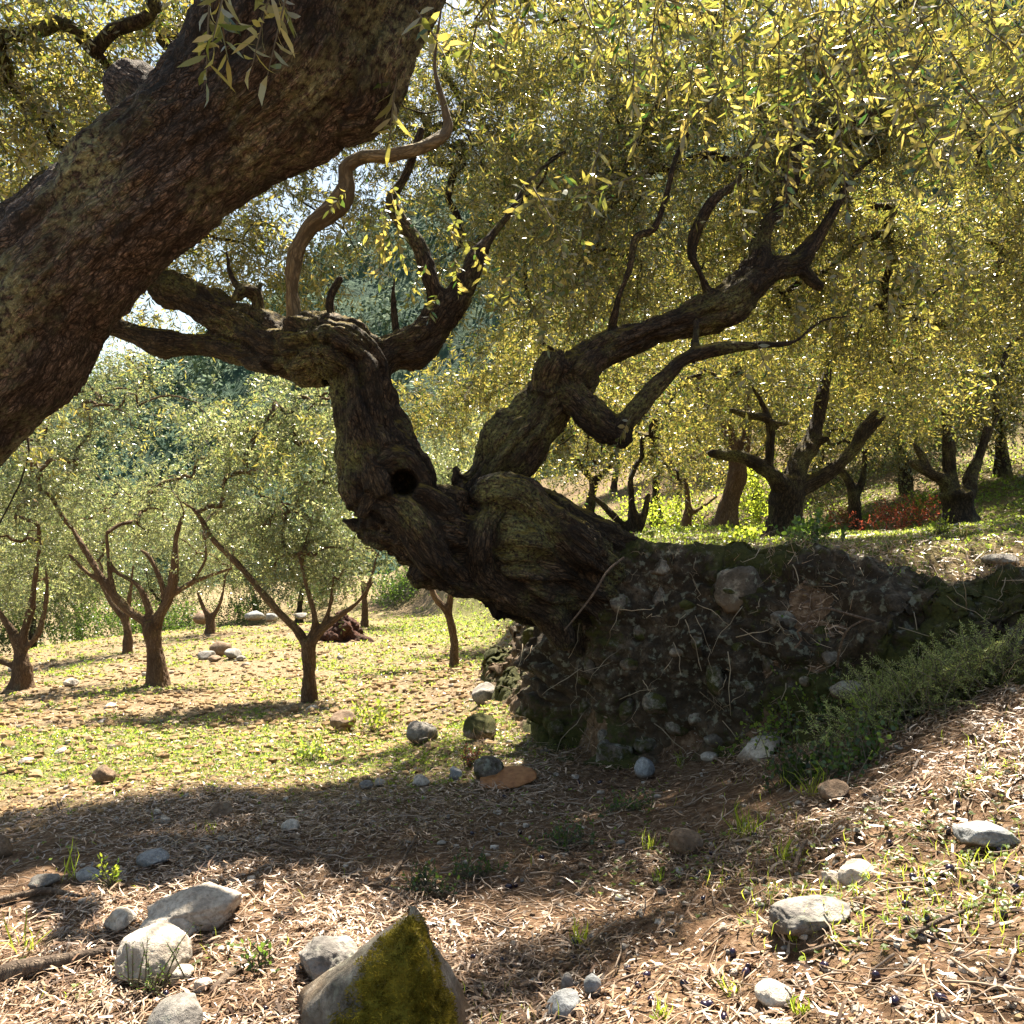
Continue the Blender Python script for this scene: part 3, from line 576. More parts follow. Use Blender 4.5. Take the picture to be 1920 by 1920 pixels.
# ------------------------------------------------------------------ the old tree beside the camera
def near_tree():
    L = [px_limb([(-1000, 2150, 2.3, 260), (-760, 1660, 2.2, 200), (-460, 1200, 2.1, 165), (-215, 885, 2.0, 146), (5, 660, 1.95, 138), (75, 562, 1.92, 130), (150, 476, 1.88, 121), (235, 390, 1.85, 120), (315, 320, 1.82, 126), (425, 230, 1.8, 136), (530, 130, 1.76, 158), (590, 20, 1.74, 182), (640, -110, 1.7, 190), (720, -300, 1.7, 160), (860, -560, 1.8, 120)]),
         px_limb([(330, 240, 1.8, 80), (262, 180, 1.84, 60), (235, 160, 1.86, 45)]), px_limb([(640, 200, 1.78, 60), (690, 190, 1.76, 52), (710, 110, 1.72, 60), (770, -20, 1.7, 70), (830, -150, 1.7, 70)]),
         px_limb([(590, -60, 1.7, 120), (480, -260, 1.8, 110), (380, -600, 2.0, 90), (200, -1000, 2.3, 60)]), px_limb([(-60, 640, 2.1, 60), (10, 560, 2.6, 20), (0, 420, 2.9, 22), (30, 385, 3.0, 16), (70, 345, 3.1, 10)])]
    base = L[0][0, :3].copy(); base[2] = ground(base[0], base[1])
    L[0][0, 2] = base[2]-.2
    r = empty('olive_tree', base, 'thick dark olive trunk slanting up across the upper left, rough cracked bark close by', 'tree')
    wood('trunk', L, BARK_NEAR, r, voxel=.0085, gnarl=.09, fis=.012, ribs=.12, seed=2, bark=(.02, .07))
    return r
near = near_tree()
rgN = np.random.default_rng(21)
def near_spray():
    B, Dd = [], []
    n = 330; x = rgN.uniform(880, 2000, n); top = 330*np.clip((x-850)/700, .25, 1); y = rgN.uniform(-260, 1, n)+top*rgN.random(n)*.9; Y = rgN.uniform(1.9, 3.1, n)
    B += [P(a, b, c) for a, b, c in zip(x, y, Y)]
    Dd += list(rgN.normal(0, .5, (n, 3))+np.array([.1, 0, -.7]))
    for a, b, c, d in [(1130, 250, 1.9, (0, 0, -1)), (1010, 320, 2.1, (-.3, 0, -1)), (1190, 330, 2.0, (-1, 0, -.35)), (1120, 345, 2.05, (-1, 0, -.2)), (1000, 352, 2.0, (.3, 0, -.8)), (1300, 120, 2.1, (0, 0, -1)), (1570, 190, 1.8, (0, 0, -1)), (1380, 330, 2.2, (.3, 0, -1)), (1760, 250, 2.0, (-.4, 0, -1)), (1700, 170, 2.0, (.2, 0, -1)),
                       (395, -40, 1.35, (0, 0, -1)), (440, -80, 1.3, (.1, 0, -1)), (520, -60, 1.35, (-.1, 0, -1)), (480, -90, 1.4, (.3, 0, -1)), (400, -70, 1.3, (-.3, 0, -1)), (560, -90, 1.4, (.2, 0, -1)), (780, 20, 1.5, (.1, 0, -1)), (745, 130, 1.7, (0, 0, -1))]:
        B.append(P(a, b, c)); Dd.append(np.array(d)*1.3+rgN.normal(0, .3, 3))
    return np.array(B), np.array(Dd)
B, Dd = near_spray(); crown('crown', B, Dd, near, OLIVE, seed=8, n=16, L=.17, hexa=True, leaf=.054, wid=.0058, sag=.2)
C2 = [((-1.2, 2.6, CZ+2.6), .8), ((.2, 2.8, CZ+2.9), .9), ((1.6, 3.0, CZ+2.7), .9), ((-.6, 1.2, CZ+3.2), .9), ((1.2, 1.2, CZ+3.1), .9), ((-2.4, 1.6, CZ+2.6), .9), ((2.8, 2.2, CZ+2.7), .8)]
CV = pc((60, 90, 3.4, .5), (230, 60, 3.5, .4), (40, 300, 3.5, .4), (180, 260, 4.2, .4), (-100, 200, 3.3, .5), (330, -60, 3.6, .45), (260, 180, 5.2, .5), (100, 420, 5, .4), (330, 40, 4.6, .5), (120, 180, 5, .6), (20, 540, 5, .4), (-60, 330, 5, .5))
B, Dd = fill([(c, r) for c, r in C2], 90, 31, thr=-.1)
Bv, Dv = fill(CV, 620, 32, thr=-.1, fr=3, gaps=False); B = np.vstack([B, Bv]); Dd = np.vstack([Dd, Dv]); crown('crown', B, Dd, near, OLIVE, seed=9, n=18, leaf=.05, wid=.0065)
nodes = [P(-10, 420, 2.9), P(70, 345, 3.1), P(200, -1000, 2.3), P(860, -560, 1.8), P(480, -400, 1.9), P(830, -150, 1.7)]
xx, yy = proj(B); ok = np.where(B[:, 1] > .5)[0]
branches('branch', nodes, B[rg0.choice(ok, 90, replace=False)], near, BARK, seed=2)

# ------------------------------------------------------------------ the other trees of the grove
def tree(label, limbs, clumps, mat=BARK, leafm=OLIVE, dens=70, seed=0, voxel=.02, group=None, n=15, leaf=.056, wid=.0098, bn=70, thr=-.2, kind='olive_tree', cat='tree', gn=.12, L=.26, gaps=True):
    LL = [px_limb(l) for l in limbs]; b = LL[0][0, :3].copy(); b[2] = ground(b[0], b[1]); LL[0][0, 2] = b[2]-.08
    for l in LL: l[:, 3] *= .86
    LL[0][0, 3] *= 1.3
    Yb = b[1]; r = empty(kind, b, label, cat, group)
    wood('trunk', LL, mat, r, voxel=voxel, gnarl=gn, fis=.016, seed=seed)
    B, Dd = fill(pc(*clumps), dens*(4.2 if leafm is GREENER and Yb < 14 else 3.), seed+40, thr=thr, gaps=gaps)
    crown('crown', B, Dd, r, leafm, seed=seed, n=n, leaf=leaf, wid=wid, L=L)
    rg = np.random.default_rng(seed); nodes = [l[-1, :3] for l in LL]+[l[-2, :3] for l in LL]
    branches('branch', nodes, B[rg.choice(len(B), min(bn, len(B)), replace=False)], r, mat, r0=.004, seed=seed)
    return r
G1 = 'olive trees on the terrace'; G2 = 'young olive trees in the field'
tree('stout dark olive tree on the terrace, its trunk forked into three thick limbs',
     [[(1465, 1025, 7.8, 42), (1470, 975, 7.8, 34), (1478, 930, 7.8, 35), (1482, 905, 7.8, 28)], [(1478, 925, 7.8, 26), (1450, 892, 7.7, 20), (1430, 878, 7.7, 18), (1395, 858, 7.6, 15), (1355, 852, 7.6, 14), (1332, 850, 7.5, 10)],
      [(1440, 885, 7.7, 12), (1444, 840, 7.7, 12), (1442, 790, 7.7, 11), (1400, 778, 7.6, 9), (1368, 768, 7.6, 6)], [(1442, 795, 7.7, 9), (1480, 795, 7.7, 5)], [(1440, 780, 7.7, 7), (1420, 740, 7.7, 5), (1390, 700, 7.7, 4)],
      [(1484, 910, 7.8, 26), (1498, 870, 7.9, 21), (1520, 832, 8, 19), (1535, 780, 8.1, 16), (1545, 725, 8.2, 12), (1556, 670, 8.3, 9), (1550, 600, 8.3, 6)], [(1520, 830, 8, 14), (1555, 822, 7.9, 5)],
      [(1484, 925, 7.8, 24), (1518, 910, 7.8, 18), (1562, 880, 7.8, 16), (1604, 838, 7.8, 14), (1620, 800, 7.8, 11), (1645, 770, 7.8, 7)], [(1604, 840, 7.8, 9), (1660, 780, 7.8, 5)]],
     [(1360, 700, 8.3, .8), (1530, 620, 8.8, .9), (1680, 690, 8.5, .8), (1450, 520, 8.8, .8), (1620, 500, 9, .8), (1300, 780, 9.3, .5), (1590, 640, 9.4, .8)], seed=3, dens=85, group=G1)
tree('dark many-limbed olive tree on the terrace at the far right behind the red bush',
     [[(1800, 1015, 10, 44), (1798, 965, 10, 36), (1795, 925, 10, 36)], [(1785, 930, 10, 22), (1772, 902, 10, 16), (1742, 886, 10, 12), (1705, 866, 10, 8)], [(1745, 890, 10, 10), (1725, 850, 10, 8), (1710, 830, 10, 5)],
      [(1785, 910, 10, 16), (1780, 870, 10, 14), (1777, 800, 10, 11), (1765, 740, 10, 7)], [(1812, 930, 10, 18), (1820, 895, 10, 14), (1838, 848, 10, 11), (1850, 800, 10, 7)], [(1845, 835, 10, 8), (1870, 780, 10, 5)]],
     [(1720, 740, 10.5, .9), (1860, 700, 10.8, 1.), (1790, 580, 11, 1.), (1950, 620, 10.5, 1.), (1690, 600, 11.5, .9), (1650, 700, 12.5, .8), (1560, 560, 12, .9)], seed=4, dens=75, group=G1)
tree('reddish leaning olive trunk behind the forked terrace tree',
     [[(1356, 1005, 10.5, 28), (1366, 950, 10.5, 24), (1382, 890, 10.5, 22), (1378, 850, 10.5, 16), (1360, 790, 10.5, 12)], [(1384, 890, 10.5, 14), (1398, 830, 10.5, 12), (1402, 770, 10.5, 9), (1395, 700, 10.5, 6)]],
     [(1330, 720, 11, .9), (1430, 690, 11.5, .9), (1250, 800, 11.2, .7), (1360, 560, 11.5, .9)], mat=BARK_FIELD, seed=5, dens=60, group=G1)
tree('small dark olive tree between the forked tree and the red bush',
     [[(1606, 1022, 13, 17), (1604, 975, 13, 15), (1600, 930, 13, 13), (1590, 900, 13, 9), (1570, 875, 13, 6)], [(1602, 940, 13, 9), (1617, 900, 13, 8), (1622, 850, 13, 5)]],
     [(1600, 780, 13.5, 1.1), (1700, 830, 14, .9), (1530, 860, 14, .8), (1640, 660, 14, 1.1)], seed=6, dens=45, group=G1, voxel=.03)
tree('small terrace olive tree with low fanned stems near the leaning root',
     [[(1190, 1012, 9, 16), (1188, 990, 9, 14), (1185, 950, 9, 9), (1182, 900, 9, 6)], [(1185, 1000, 9, 11), (1158, 975, 9, 8), (1128, 945, 9, 6.5), (1105, 925, 9, 4)], [(1196, 995, 9, 9), (1208, 965, 9, 8), (1216, 925, 9, 5)]],
     [(1180, 800, 9.5, .65), (1100, 850, 9.8, .55), (1250, 860, 9.8, .45), (1080, 760, 9.8, .6)], seed=7, dens=70, group=G1)
tree('slim olive tree on the terrace between the fanned stems and the reddish trunk',
     [[(1287, 1020, 12, 14), (1287, 985, 12, 12), (1290, 950, 12, 8), (1286, 900, 12, 6)], [(1290, 965, 12, 7), (1318, 950, 12, 5), (1345, 930, 12, 4)]],
     [(1270, 830, 12.5, .9), (1350, 860, 12.8, .6), (1190, 700, 12.5, 1.)], mat=BARK_FIELD, seed=8, dens=45, group=G1, voxel=.03)
# field, left
tree('young olive tree with straight pale trunk and wide fork in the left field',
     [[(299, 1290, 11, 20), (293, 1235, 11, 18), (285, 1185, 11, 18), (283, 1165, 11, 16)], [(282, 1175, 11, 13), (262, 1158, 11, 11), (238, 1142, 11, 9.5), (205, 1105, 11, 8.5), (170, 1050, 11, 7), (135, 990, 11, 5)], [(215, 1115, 11, 6), (205, 1070, 11, 5), (200, 1000, 11, 4)],
      [(205, 1100, 11, 5), (165, 1075, 11, 5), (130, 1040, 11, 4)], [(285, 1165, 11, 9), (262, 1102, 11, 6), (218, 1072, 11, 4.5), (205, 1050, 11, 3)], [(288, 1175, 11, 14), (305, 1145, 11, 12), (320, 1112, 11, 11), (327, 1065, 11, 9), (330, 1010, 11, 6), (345, 960, 11, 4)],
      [(325, 1115, 11, 7), (350, 1098, 11, 6), (378, 1085, 11, 5), (432, 1066, 11, 3.5)], [(308, 1125, 11, 6), (300, 1085, 11, 6), (280, 1045, 11, 5), (262, 1030, 11, 3)], [(360, 1092, 11, 4), (385, 1050, 11, 3.5), (385, 1010, 11, 2.5)]],
     [(170, 900, 11, .8), (320, 860, 11.3, .9), (420, 960, 11.5, .6), (130, 1010, 11.2, .5), (230, 760, 11.5, .9), (270, 970, 11.8, .6), (400, 800, 11.8, .7), (190, 1000, 10.8, .32), (385, 1015, 10.8, .32), (235, 1050, 10.9, .26), (345, 1065, 10.9, .24), (125, 1060, 10.9, .26), (420, 1040, 10.9, .22), (320, 950, 10.7, .4)], mat=BARK_FIELD, leafm=GREENER, seed=13, dens=75, group=G2, bn=110)
tree('young field olive tree with one long thin limb reaching far left',
     [[(582, 1325, 9, 17), (580, 1270, 9, 15), (578, 1225, 9, 15), (575, 1200, 9, 15)], [(572, 1205, 9, 11), (556, 1180, 9, 9), (525, 1150, 9, 8), (492, 1112, 9, 8), (448, 1060, 9, 7), (400, 1012, 9, 6.5), (370, 962, 9, 5.5), (340, 940, 9, 3.5)],
      [(585, 1205, 9, 10), (605, 1180, 9, 8), (640, 1152, 9, 7), (670, 1130, 9, 5), (700, 1090, 9, 3)], [(582, 1200, 9, 8), (590, 1160, 9, 7), (575, 1100, 9, 5), (560, 1040, 9, 4)], [(600, 1185, 9, 6), (618, 1140, 9, 5), (625, 1080, 9, 3)]],
     [(500, 900, 9.3, .75), (600, 1000, 9.4, .7), (680, 1080, 9.3, .42), (440, 800, 9.6, .6), (560, 780, 9.8, .8), (520, 1040, 9.5, .4), (740, 1090, 9.5, .25), (620, 860, 10, .6), (465, 1000, 9.1, .3), (640, 1055, 8.9, .28), (530, 1095, 8.9, .18), (600, 1110, 9.2, .2), (660, 1110, 8.9, .2), (700, 1050, 9, .25), (570, 960, 8.8, .35)], mat=BARK_FIELD, leafm=GREENER, seed=14, dens=85, group=G2, bn=110)
tree('slender golden stemmed sapling below the belly of the leaning trunk',
     [[(850, 1254, 11.5, 10), (852, 1215, 11.5, 9), (848, 1180, 11.5, 9), (838, 1148, 11.5, 8), (815, 1118, 11.5, 7), (800, 1080, 11.5, 6)], [(842, 1155, 11.5, 7), (846, 1110, 11.5, 7), (860, 1050, 11.5, 5)]],
     [(830, 980, 12, .7), (900, 900, 12, .8), (760, 1010, 12, .5)], mat=BARK_FIELD, leafm=GREENER, seed=15, dens=60, group=G2, gn=.06)
tree('twisted young olive tree at the left edge of the field',
     [[(38, 1300, 11, 22), (42, 1255, 11, 20), (36, 1215, 11, 13), (20, 1180, 11, 9), (0, 1150, 11, 7), (-20, 1110, 11, 5)], [(40, 1260, 11, 14), (20, 1245, 11, 9), (-10, 1235, 11, 7)], [(42, 1230, 11, 10), (45, 1190, 11, 9), (58, 1140, 11, 8), (66, 1085, 11, 6), (75, 1020, 11, 4)], [(50, 1215, 11, 7), (75, 1180, 11, 6), (88, 1110, 11, 5), (85, 1060, 11, 3)]],
     [(30, 960, 11.3, .8), (80, 1070, 11.6, .4), (-60, 1020, 11, .7), (60, 840, 11.8, .8), (10, 1090, 11.8, .35), (80, 1120, 11, .25), (-10, 1100, 10.8, .3)], mat=BARK_FIELD, leafm=GREENER, seed=16, dens=70, group=G2)
tree('small leaning olive tree standing behind the wide forked one in the left field',
     [[(238, 1232, 16, 10), (240, 1190, 16, 9), (232, 1160, 16, 8), (205, 1125, 16, 6), (185, 1085, 16, 4)], [(236, 1175, 16, 6), (243, 1120, 16, 5), (250, 1060, 16, 3)]],
     [(200, 1000, 16.5, 1.1), (270, 940, 17, 1.1), (120, 930, 16.5, 1.)], mat=BARK_FIELD, leafm=GREENER, seed=17, dens=40, voxel=.03, group=G2)
tree('small low-forked olive tree in front of the far bushes left of the long limb',
     [[(393, 1196, 19, 11), (393, 1160, 19, 9), (380, 1135, 19, 5), (370, 1110, 19, 3)], [(394, 1165, 19, 6), (412, 1132, 19, 4), (420, 1100, 19, 3)]],
     [(400, 1040, 19.5, 1.1), (350, 990, 20, 1.), (470, 1000, 20, 1.)], mat=BARK_FIELD, leafm=GREENER, seed=18, dens=30, voxel=.03, group=G2)
tree('thin distant olive tree beside the dark stump at the back of the field',
     [[(683, 1178, 20, 8), (684, 1140, 20, 7), (680, 1090, 20, 5)], [(684, 1120, 20, 5), (700, 1070, 20, 4)]],
     [(690, 1000, 20.5, 1.1), (620, 1010, 20.5, 1.), (760, 950, 21, 1.1)], mat=BARK_FIELD, leafm=GREENER, seed=19, dens=30, voxel=.03, group=G2)
# trees farther off: those that close the view
BK = [(60, 1225, 24), (150, 1200, 30), (300, 1185, 34), (480, 1160, 34), (560, 1150, 30), (780, 1130, 34), (880, 1120, 30), (1000, 1105, 38), (-120, 1240, 20), (1100, 985, 17), (1230, 990, 19), (1420, 985, 18), (1530, 990, 21), (1700, 975, 16), (1880, 965, 15), (2020, 960, 14), (1620, 975, 26), (1330, 975, 27), (1150, 960, 30), (1980, 930, 22), (1780, 950, 25)]
WH = ['beyond the twisted tree at the left edge', 'above the dark bushes at the left', 'behind the wide forked field tree', 'behind the long reaching limb', 'behind the dark stump', 'behind the burl of the leaning trunk', 'behind the golden sapling', 'seen under the leaning trunk', 'outside the left border of the field',
      'above the fanned stems', 'behind the slim terrace tree', 'behind the reddish trunk', 'right of the forked terrace tree', 'behind the red bush', 'at the right border of the terrace', 'past the right border', 'high on the slope behind the small dark tree', 'on the slope between the reddish and slim trunks', 'on the slope left of the terrace trees', 'on the slope at the far right', 'on the slope behind the many-limbed tree']
for i, ((px, py, Y), wh) in enumerate(zip(BK, WH)):
    rg = np.random.default_rng(100+i); b = P(px, py, Y); g0 = ground(b[0], b[1]); gy = 960-(g0-CZ)/Y*F
    h = rg.uniform(1.0, 1.5)/Y*F; rr = .13/Y*F; dx = rg.uniform(-20, 20)
    lm = [[(px, gy+4, Y, rr*1.2), (px+dx*.3, gy-h*.5, Y, rr), (px+dx, gy-h, Y, rr*.8)], [(px+dx, gy-h, Y, rr*.7), (px+dx-h*.5, gy-h*1.7, Y, rr*.45), (px+dx-h*.6, gy-h*2.3, Y, rr*.3)], [(px+dx, gy-h, Y, rr*.7), (px+dx+h*.5, gy-h*1.6, Y+.3, rr*.45), (px+dx+h*.8, gy-h*2.4, Y+.4, rr*.3)]]
    k = F/Y; cl = [(px+dx+rg.uniform(-1.6, 1.6)*k, gy-h-rg.uniform(.3, 3.2)*k, Y+rg.uniform(-1, 1.4), rg.uniform(.9, 1.4)) for _ in range(9)]
    tree('distant grey-green olive tree '+wh, lm, cl, leafm=DARKL if i % 3 == 1 else (GREENER if px < 1050 else OLIVE), mat=BARK, dens=24, n=12, leaf=.085, wid=.02, L=.4, seed=200+i, voxel=.05, bn=40, group='olive trees at the back of the grove', thr=-.35, gaps=False)

# ------------------------------------------------------------------ the mossy terrace bank
import bmesh
def ico(sub):
    bm = bmesh.new(); bmesh.ops.create_icosphere(bm, subdivisions=sub, radius=1)
    V = np.array([v.co[:] for v in bm.verts]); Fc = np.array([[v.index for v in f.verts] for f in bm.faces]); bm.free(); return V, Fc
ICO = {k: ico(k) for k in (1, 2, 3, 4, 5)}
def rockV(sub, seed, cuts=9, lo=.55, rough=.15, fine=.045):
    rg = np.random.default_rng(seed); V = ICO[sub][0].copy()
    n_ = unit(rg.normal(0, 1, (cuts, 3)))
    for n in n_:
        d = rg.uniform(lo, .92); V -= n*(np.maximum(0, V@n-d)*.95)[:, None]
    V = V+unit(V)*(rough*fbm(V*1.7+seed, 3, seed)+fine*ridged(V*5+seed, 3, seed+3)+.02*ridged(V*13+seed, 2, seed+4)*(sub > 3))[:, None]
    return V/np.abs(V).max(0)
def rotm(rx, ry, rz):
    from mathutils import Euler
    return np.array(Euler((rx, ry, rz)).to_matrix())
def terrace_wall():
    pts = EDGE[1:9]; D = catmull(np.column_stack([pts, 0*pts[:, 0], 1+0*pts[:, 0]]), .02)[:, :2]
    s = np.concatenate([[0], np.cumsum(np.linalg.norm(np.diff(D, axis=0), axis=1))]); u = np.linspace(0, s[-1], 760)
    C = np.column_stack([np.interp(u, s, D[:, 0]), np.interp(u, s, D[:, 1])]); T = np.gradient(C, axis=0); T /= np.linalg.norm(T, axis=1)[:, None]
    k = 25; ker = np.ones(k)/k; T = np.column_stack([np.convolve(np.pad(T[:, j], k//2, mode='edge'), ker, 'valid') for j in (0, 1)]); T /= np.linalg.norm(T, axis=1)[:, None]
    N = np.column_stack([T[:, 1], -T[:, 0]])
    _, wd = edge_sd(C[:, 0], C[:, 1]); wd = np.convolve(np.pad(wd, 20, mode='edge'), np.ones(41)/41, 'valid')
    sgn = edge_sd(C[:, 0]+.1*N[:, 0], C[:, 1]+.1*N[:, 1])[0].mean(); N = N if sgn > 0 else -N
    m = 190; o = np.linspace(-1, 1, 120); off = np.where(o < 0, o[None]*(wd[:, None]*1.25+.12), o[None]*(wd[:, None]*.6+.14))
    X = C[:, 0, None]+off*N[:, 0, None]; Y = C[:, 1, None]+off*N[:, 1, None]; Z = ground(X, Y)
    G = np.stack([X, Y, Z], -1); out = np.empty((len(C), m, 3))
    for i in range(len(C)):
        L = np.concatenate([[0], np.cumsum(np.linalg.norm(np.diff(G[i], axis=0), axis=1))]); q = np.linspace(0, L[-1], m)
        for j in range(3): out[i, :, j] = np.interp(q, L, G[i, :, j])
    du = np.gradient(out, axis=0); dv = np.gradient(out, axis=1); nr = unit(np.cross(du, dv)); nr *= np.where(nr[..., 2:] < 0, -1, 1)
    v = np.linspace(0, 1, m)[None, :]; uu = np.linspace(0, 1, len(C))[:, None]
    fade = sstep(0, .12, v)*sstep(1, .86, v)*sstep(0, .06, uu)*sstep(1, .85, uu)
    p = out*1.; pw = p+.06*np.stack([vnoise(p*5, 1), vnoise(p*5, 2), vnoise(p*5, 3)], -1)
    d1, d2 = worley(pw*np.array([4.4, 4.4, 5.4]), 11); st = sstep(.0, .30, d2-d1)
    pick = sstep(-.1, .3, vnoise(p*2.1, 15))
    e1, e2 = worley(pw*13, 14)
    lay = fbm(p*np.array([1.6, 1.6, 6]), 4, 26)
    disp = .085+(.13*st*pick+.09*lay)*sstep(.9, .6, v)+(.24*fbm(p*2.2, 4, 16)+.09*(ridged(p*3.3, 3, 27)-.3))*sstep(1., .66, v)+.014*sstep(0, .3, e2-e1)*(1-st*pick)+.045*ridged(p*7, 4, 17)
    V = out+nr*(disp*fade-.05*(1-fade))[..., None]
    moss = np.clip(.42+.6*fbm(p*2.4, 4, 19)+.25*(nr[..., 2]-.3)-.35*st*pick*sstep(.1, .5, vnoise(p*3, 23)), 0, 1)
    idx = np.arange(len(C)*m).reshape(len(C), m); f = np.stack([idx[:-1, :-1], idx[:-1, 1:], idx[1:, 1:], idx[1:, :-1]], -1).reshape(-1, 4)
    root = empty('terrace_wall', P(1250, 1300, 4.2), 'dark mossy bank of earth and fieldstones that holds up the terrace under the leaning tree', 'terrace wall')
    rg = np.random.default_rng(8); G = V.reshape(len(C), m, 3); parts = []
    for _ in range(330):
        i = rg.integers(20, len(C)-60); j = rg.integers(40, 165); p0 = G[i, j]+nr[i, j]*.02; L = rg.uniform(.06, .32); d = np.array([rg.normal(0, .5), -.35*rg.random()-.1, rg.normal(-.25, .5)]); d /= np.linalg.norm(d); t = np.linspace(0, 1, 7)[:, None]
        Cc = p0+d*L*t+np.array([0, 0, -.5])*L*t**2*rg.uniform(-.6, 1)+rg.normal(0, .012, (7, 3))*t+np.array([0, -.04, 0])*np.sin(3.14*t); parts.append(tube(Cc, np.linspace(1, .4, 7)*rg.uniform(.0012, .0032), 5))
    Vr, Qr, Tr = merge(parts); rm = M('root_thread'); rm = rm.end(rm.princ(rm.ramp(rm.noise(rm.n('NewGeometry').outputs['Position'], 5, 2), [(.3, (.10, .07, .04)), (.65, (.42, .34, .24))]), .8, .2))
    tag(mk('root_threads', local(Vr, root), [Qr, Tr], rm, root), kind='stuff')
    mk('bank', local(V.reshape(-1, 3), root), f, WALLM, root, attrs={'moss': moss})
    return root, V.reshape(-1, 3)
wallroot, WV = terrace_wall()
WT = WV[:, 1]
def wallhit(px, py):
    x = 960+WV[:, 0]/WV[:, 1]*F; y = 960-(WV[:, 2]-CZ)/WV[:, 1]*F; k = np.where((abs(x-px) < 7) & (abs(y-py) < 7))[0]
    return WV[k[WV[k, 1].argmin()]] if len(k) else gpix(px, py, 2)
rgw = np.random.default_rng(4)
for i, (x, y, a, b) in enumerate([(1400, 1108, 52, 56), (1480, 1162, 34, 22), (1338, 1285, 17, 36), (1400, 1282, 16, 12), (1232, 1325, 30, 22), (1175, 1330, 18, 30), (1095, 1330, 17, 24), (1045, 1370, 17, 20), (1150, 1415, 38, 34), (1510, 1282, 12, 11), (1240, 1060, 30, 20),
      (1150, 1060, 26, 30), (1235, 1120, 15, 24), (1308, 1205, 12, 20), (1180, 1240, 20, 14), (1110, 1250, 14, 24), (1270, 1370, 26, 22), (1215, 1400, 24, 20), (1300, 1350, 16, 16), (1060, 1430, 26, 16), (1340, 1390, 20, 14), (1440, 1250, 15, 22), (1560, 1240, 24, 18), (1600, 1290, 40, 20), (1290, 1130, 18, 12),
      (1130, 1380, 14, 16), (1090, 1280, 16, 14), (1265, 1230, 14, 10), (1380, 1210, 14, 12), (1450, 1330, 20, 12), (1200, 1180, 18, 16), (1020, 1410, 14, 12), (1160, 1130, 22, 20), (1345, 1150, 14, 12), (1540, 1180, 18, 12)]):
    c = wallhit(x, y); Y = c[1]; sc = np.array([a, (a+b)*.38, b])*Y/F
    V = rockV(4, 300+i, 10, .6)*sc; V = V@rotm(rgw.uniform(-.2, .2), rgw.uniform(-.35, .35), rgw.uniform(-.4, .4)).T+c+np.array([0, (.55 if i else .7)*sc[1], 0])
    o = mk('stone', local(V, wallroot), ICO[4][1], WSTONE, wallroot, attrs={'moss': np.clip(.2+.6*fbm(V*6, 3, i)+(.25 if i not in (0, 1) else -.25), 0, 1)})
    if i == 0: o['label'] = 'large rounded pale boulder set in the top of the bank'

# ------------------------------------------------------------------ the wood on the far hillside
def woodland():
    rg = np.random.default_rng(61); n = 4200; hl = bpy.data.objects['hills'].data; hv = np.empty(len(hl.vertices)*3, np.float32); hl.vertices.foreach_get('co', hv); hv = hv.reshape(200, 420, 3)
    i = rg.integers(0, 150, n); j = rg.integers(90, 330, n); c = hv[i, j].astype(float)+rg.normal(0, .8, (n, 3)); r = rg.uniform(1.6, 3.4, n)*(.7+c[:, 1]/200)
    U, Fc = ICO[2]; k = len(U); V = np.empty((n, k, 3))
    for q in range(14):
        m = np.arange(q, n, 14); B = unit(ICO[2][0])*(1+.30*fbm(ICO[2][0]*2.2+q*3, 3, q))[:, None]*np.array([1, 1, 1.15]); pass
    K = 70; dd = unit(rg.normal(0, 1, (n, K, 3))+np.array([0, -.2, .3])); pt = c[:, None]+dd*(r[:, None]*rg.uniform(.72, 1.05, (n, K)))[..., None]; a = unit(np.cross(dd, rg.normal(0, 1, (n, K, 3)))+.6*rg.normal(0, 1, (n, K, 3))); b = unit(np.cross(dd, a)); sz = rg.uniform(.25, .6, (n, K, 1))
    V = np.stack([pt-a*sz, pt+b*sz*.5, pt+a*sz, pt-b*sz*.5], 2); k = K*4; f = np.arange(n*k).reshape(-1, 4)
    m_ = M('far_trees_hazed'); pp = m_.n('NewGeometry').outputs['Position']; t = m_.attr('rnd')
    c_ = m_.mix(m_.ramp(m_.noise(pp, 1.1, 5, .75), [(.4, 0.), (.62, 1.)]), m_.ramp(t, [(0, (.03, .09, .075)), (1, (.09, .14, .07))]), m_.ramp(t, [(0, (.12, .24, .17)), (1, (.34, .42, .2))]))  # distance haze painted into the leaf colours as a blue green tint
    m_ = m_.end(m_.princ(c_, .9, .2, m_.bump(m_.noise(pp, 2.2, 5, .8), 1., .8)))
    tag(mk('woodland', V.reshape(-1, 3), f, m_, attrs={'rnd': np.repeat(rg.random(n), k)}), 'dense wood on the hillside beyond the grove, tinted blue green for haze', 'woodland', kind='stuff')
woodland()

# ------------------------------------------------------------------ rocks
def rock(label, px, py, wpx, hpx, mat=LIME, seed=0, sink=.3, sub=4, cuts=9, lo=.55, rz=None, depth=1., name='rock', cat='rock', tilt=0, moss=None, rough=.12, shape=None, group=None, Y=None):
    """px,py: where its base meets the ground in the photograph"""
    c = gpix(px, py) if Y is None else P(px, py, Y); Y = c[1]; w_, h_ = wpx*Y/F/2, hpx*Y/F/2/(1-sink*.5)
    V = rockV(sub, seed, cuts, lo, rough); 
    if shape: V = shape(V)
    V = V*np.array([w_, w_*depth, h_]); rg = np.random.default_rng(seed)
    V = V@rotm(0, tilt, 0).T; c = c+np.array([0, w_*depth*.5, h_*(1-sink)-.005])
    me = {'moss': moss(V, h_) if moss else np.zeros(len(V))}
    o = mk(name, V, ICO[sub][1], mat, attrs=me); o.location = c; tag(o, label, cat, group); return o
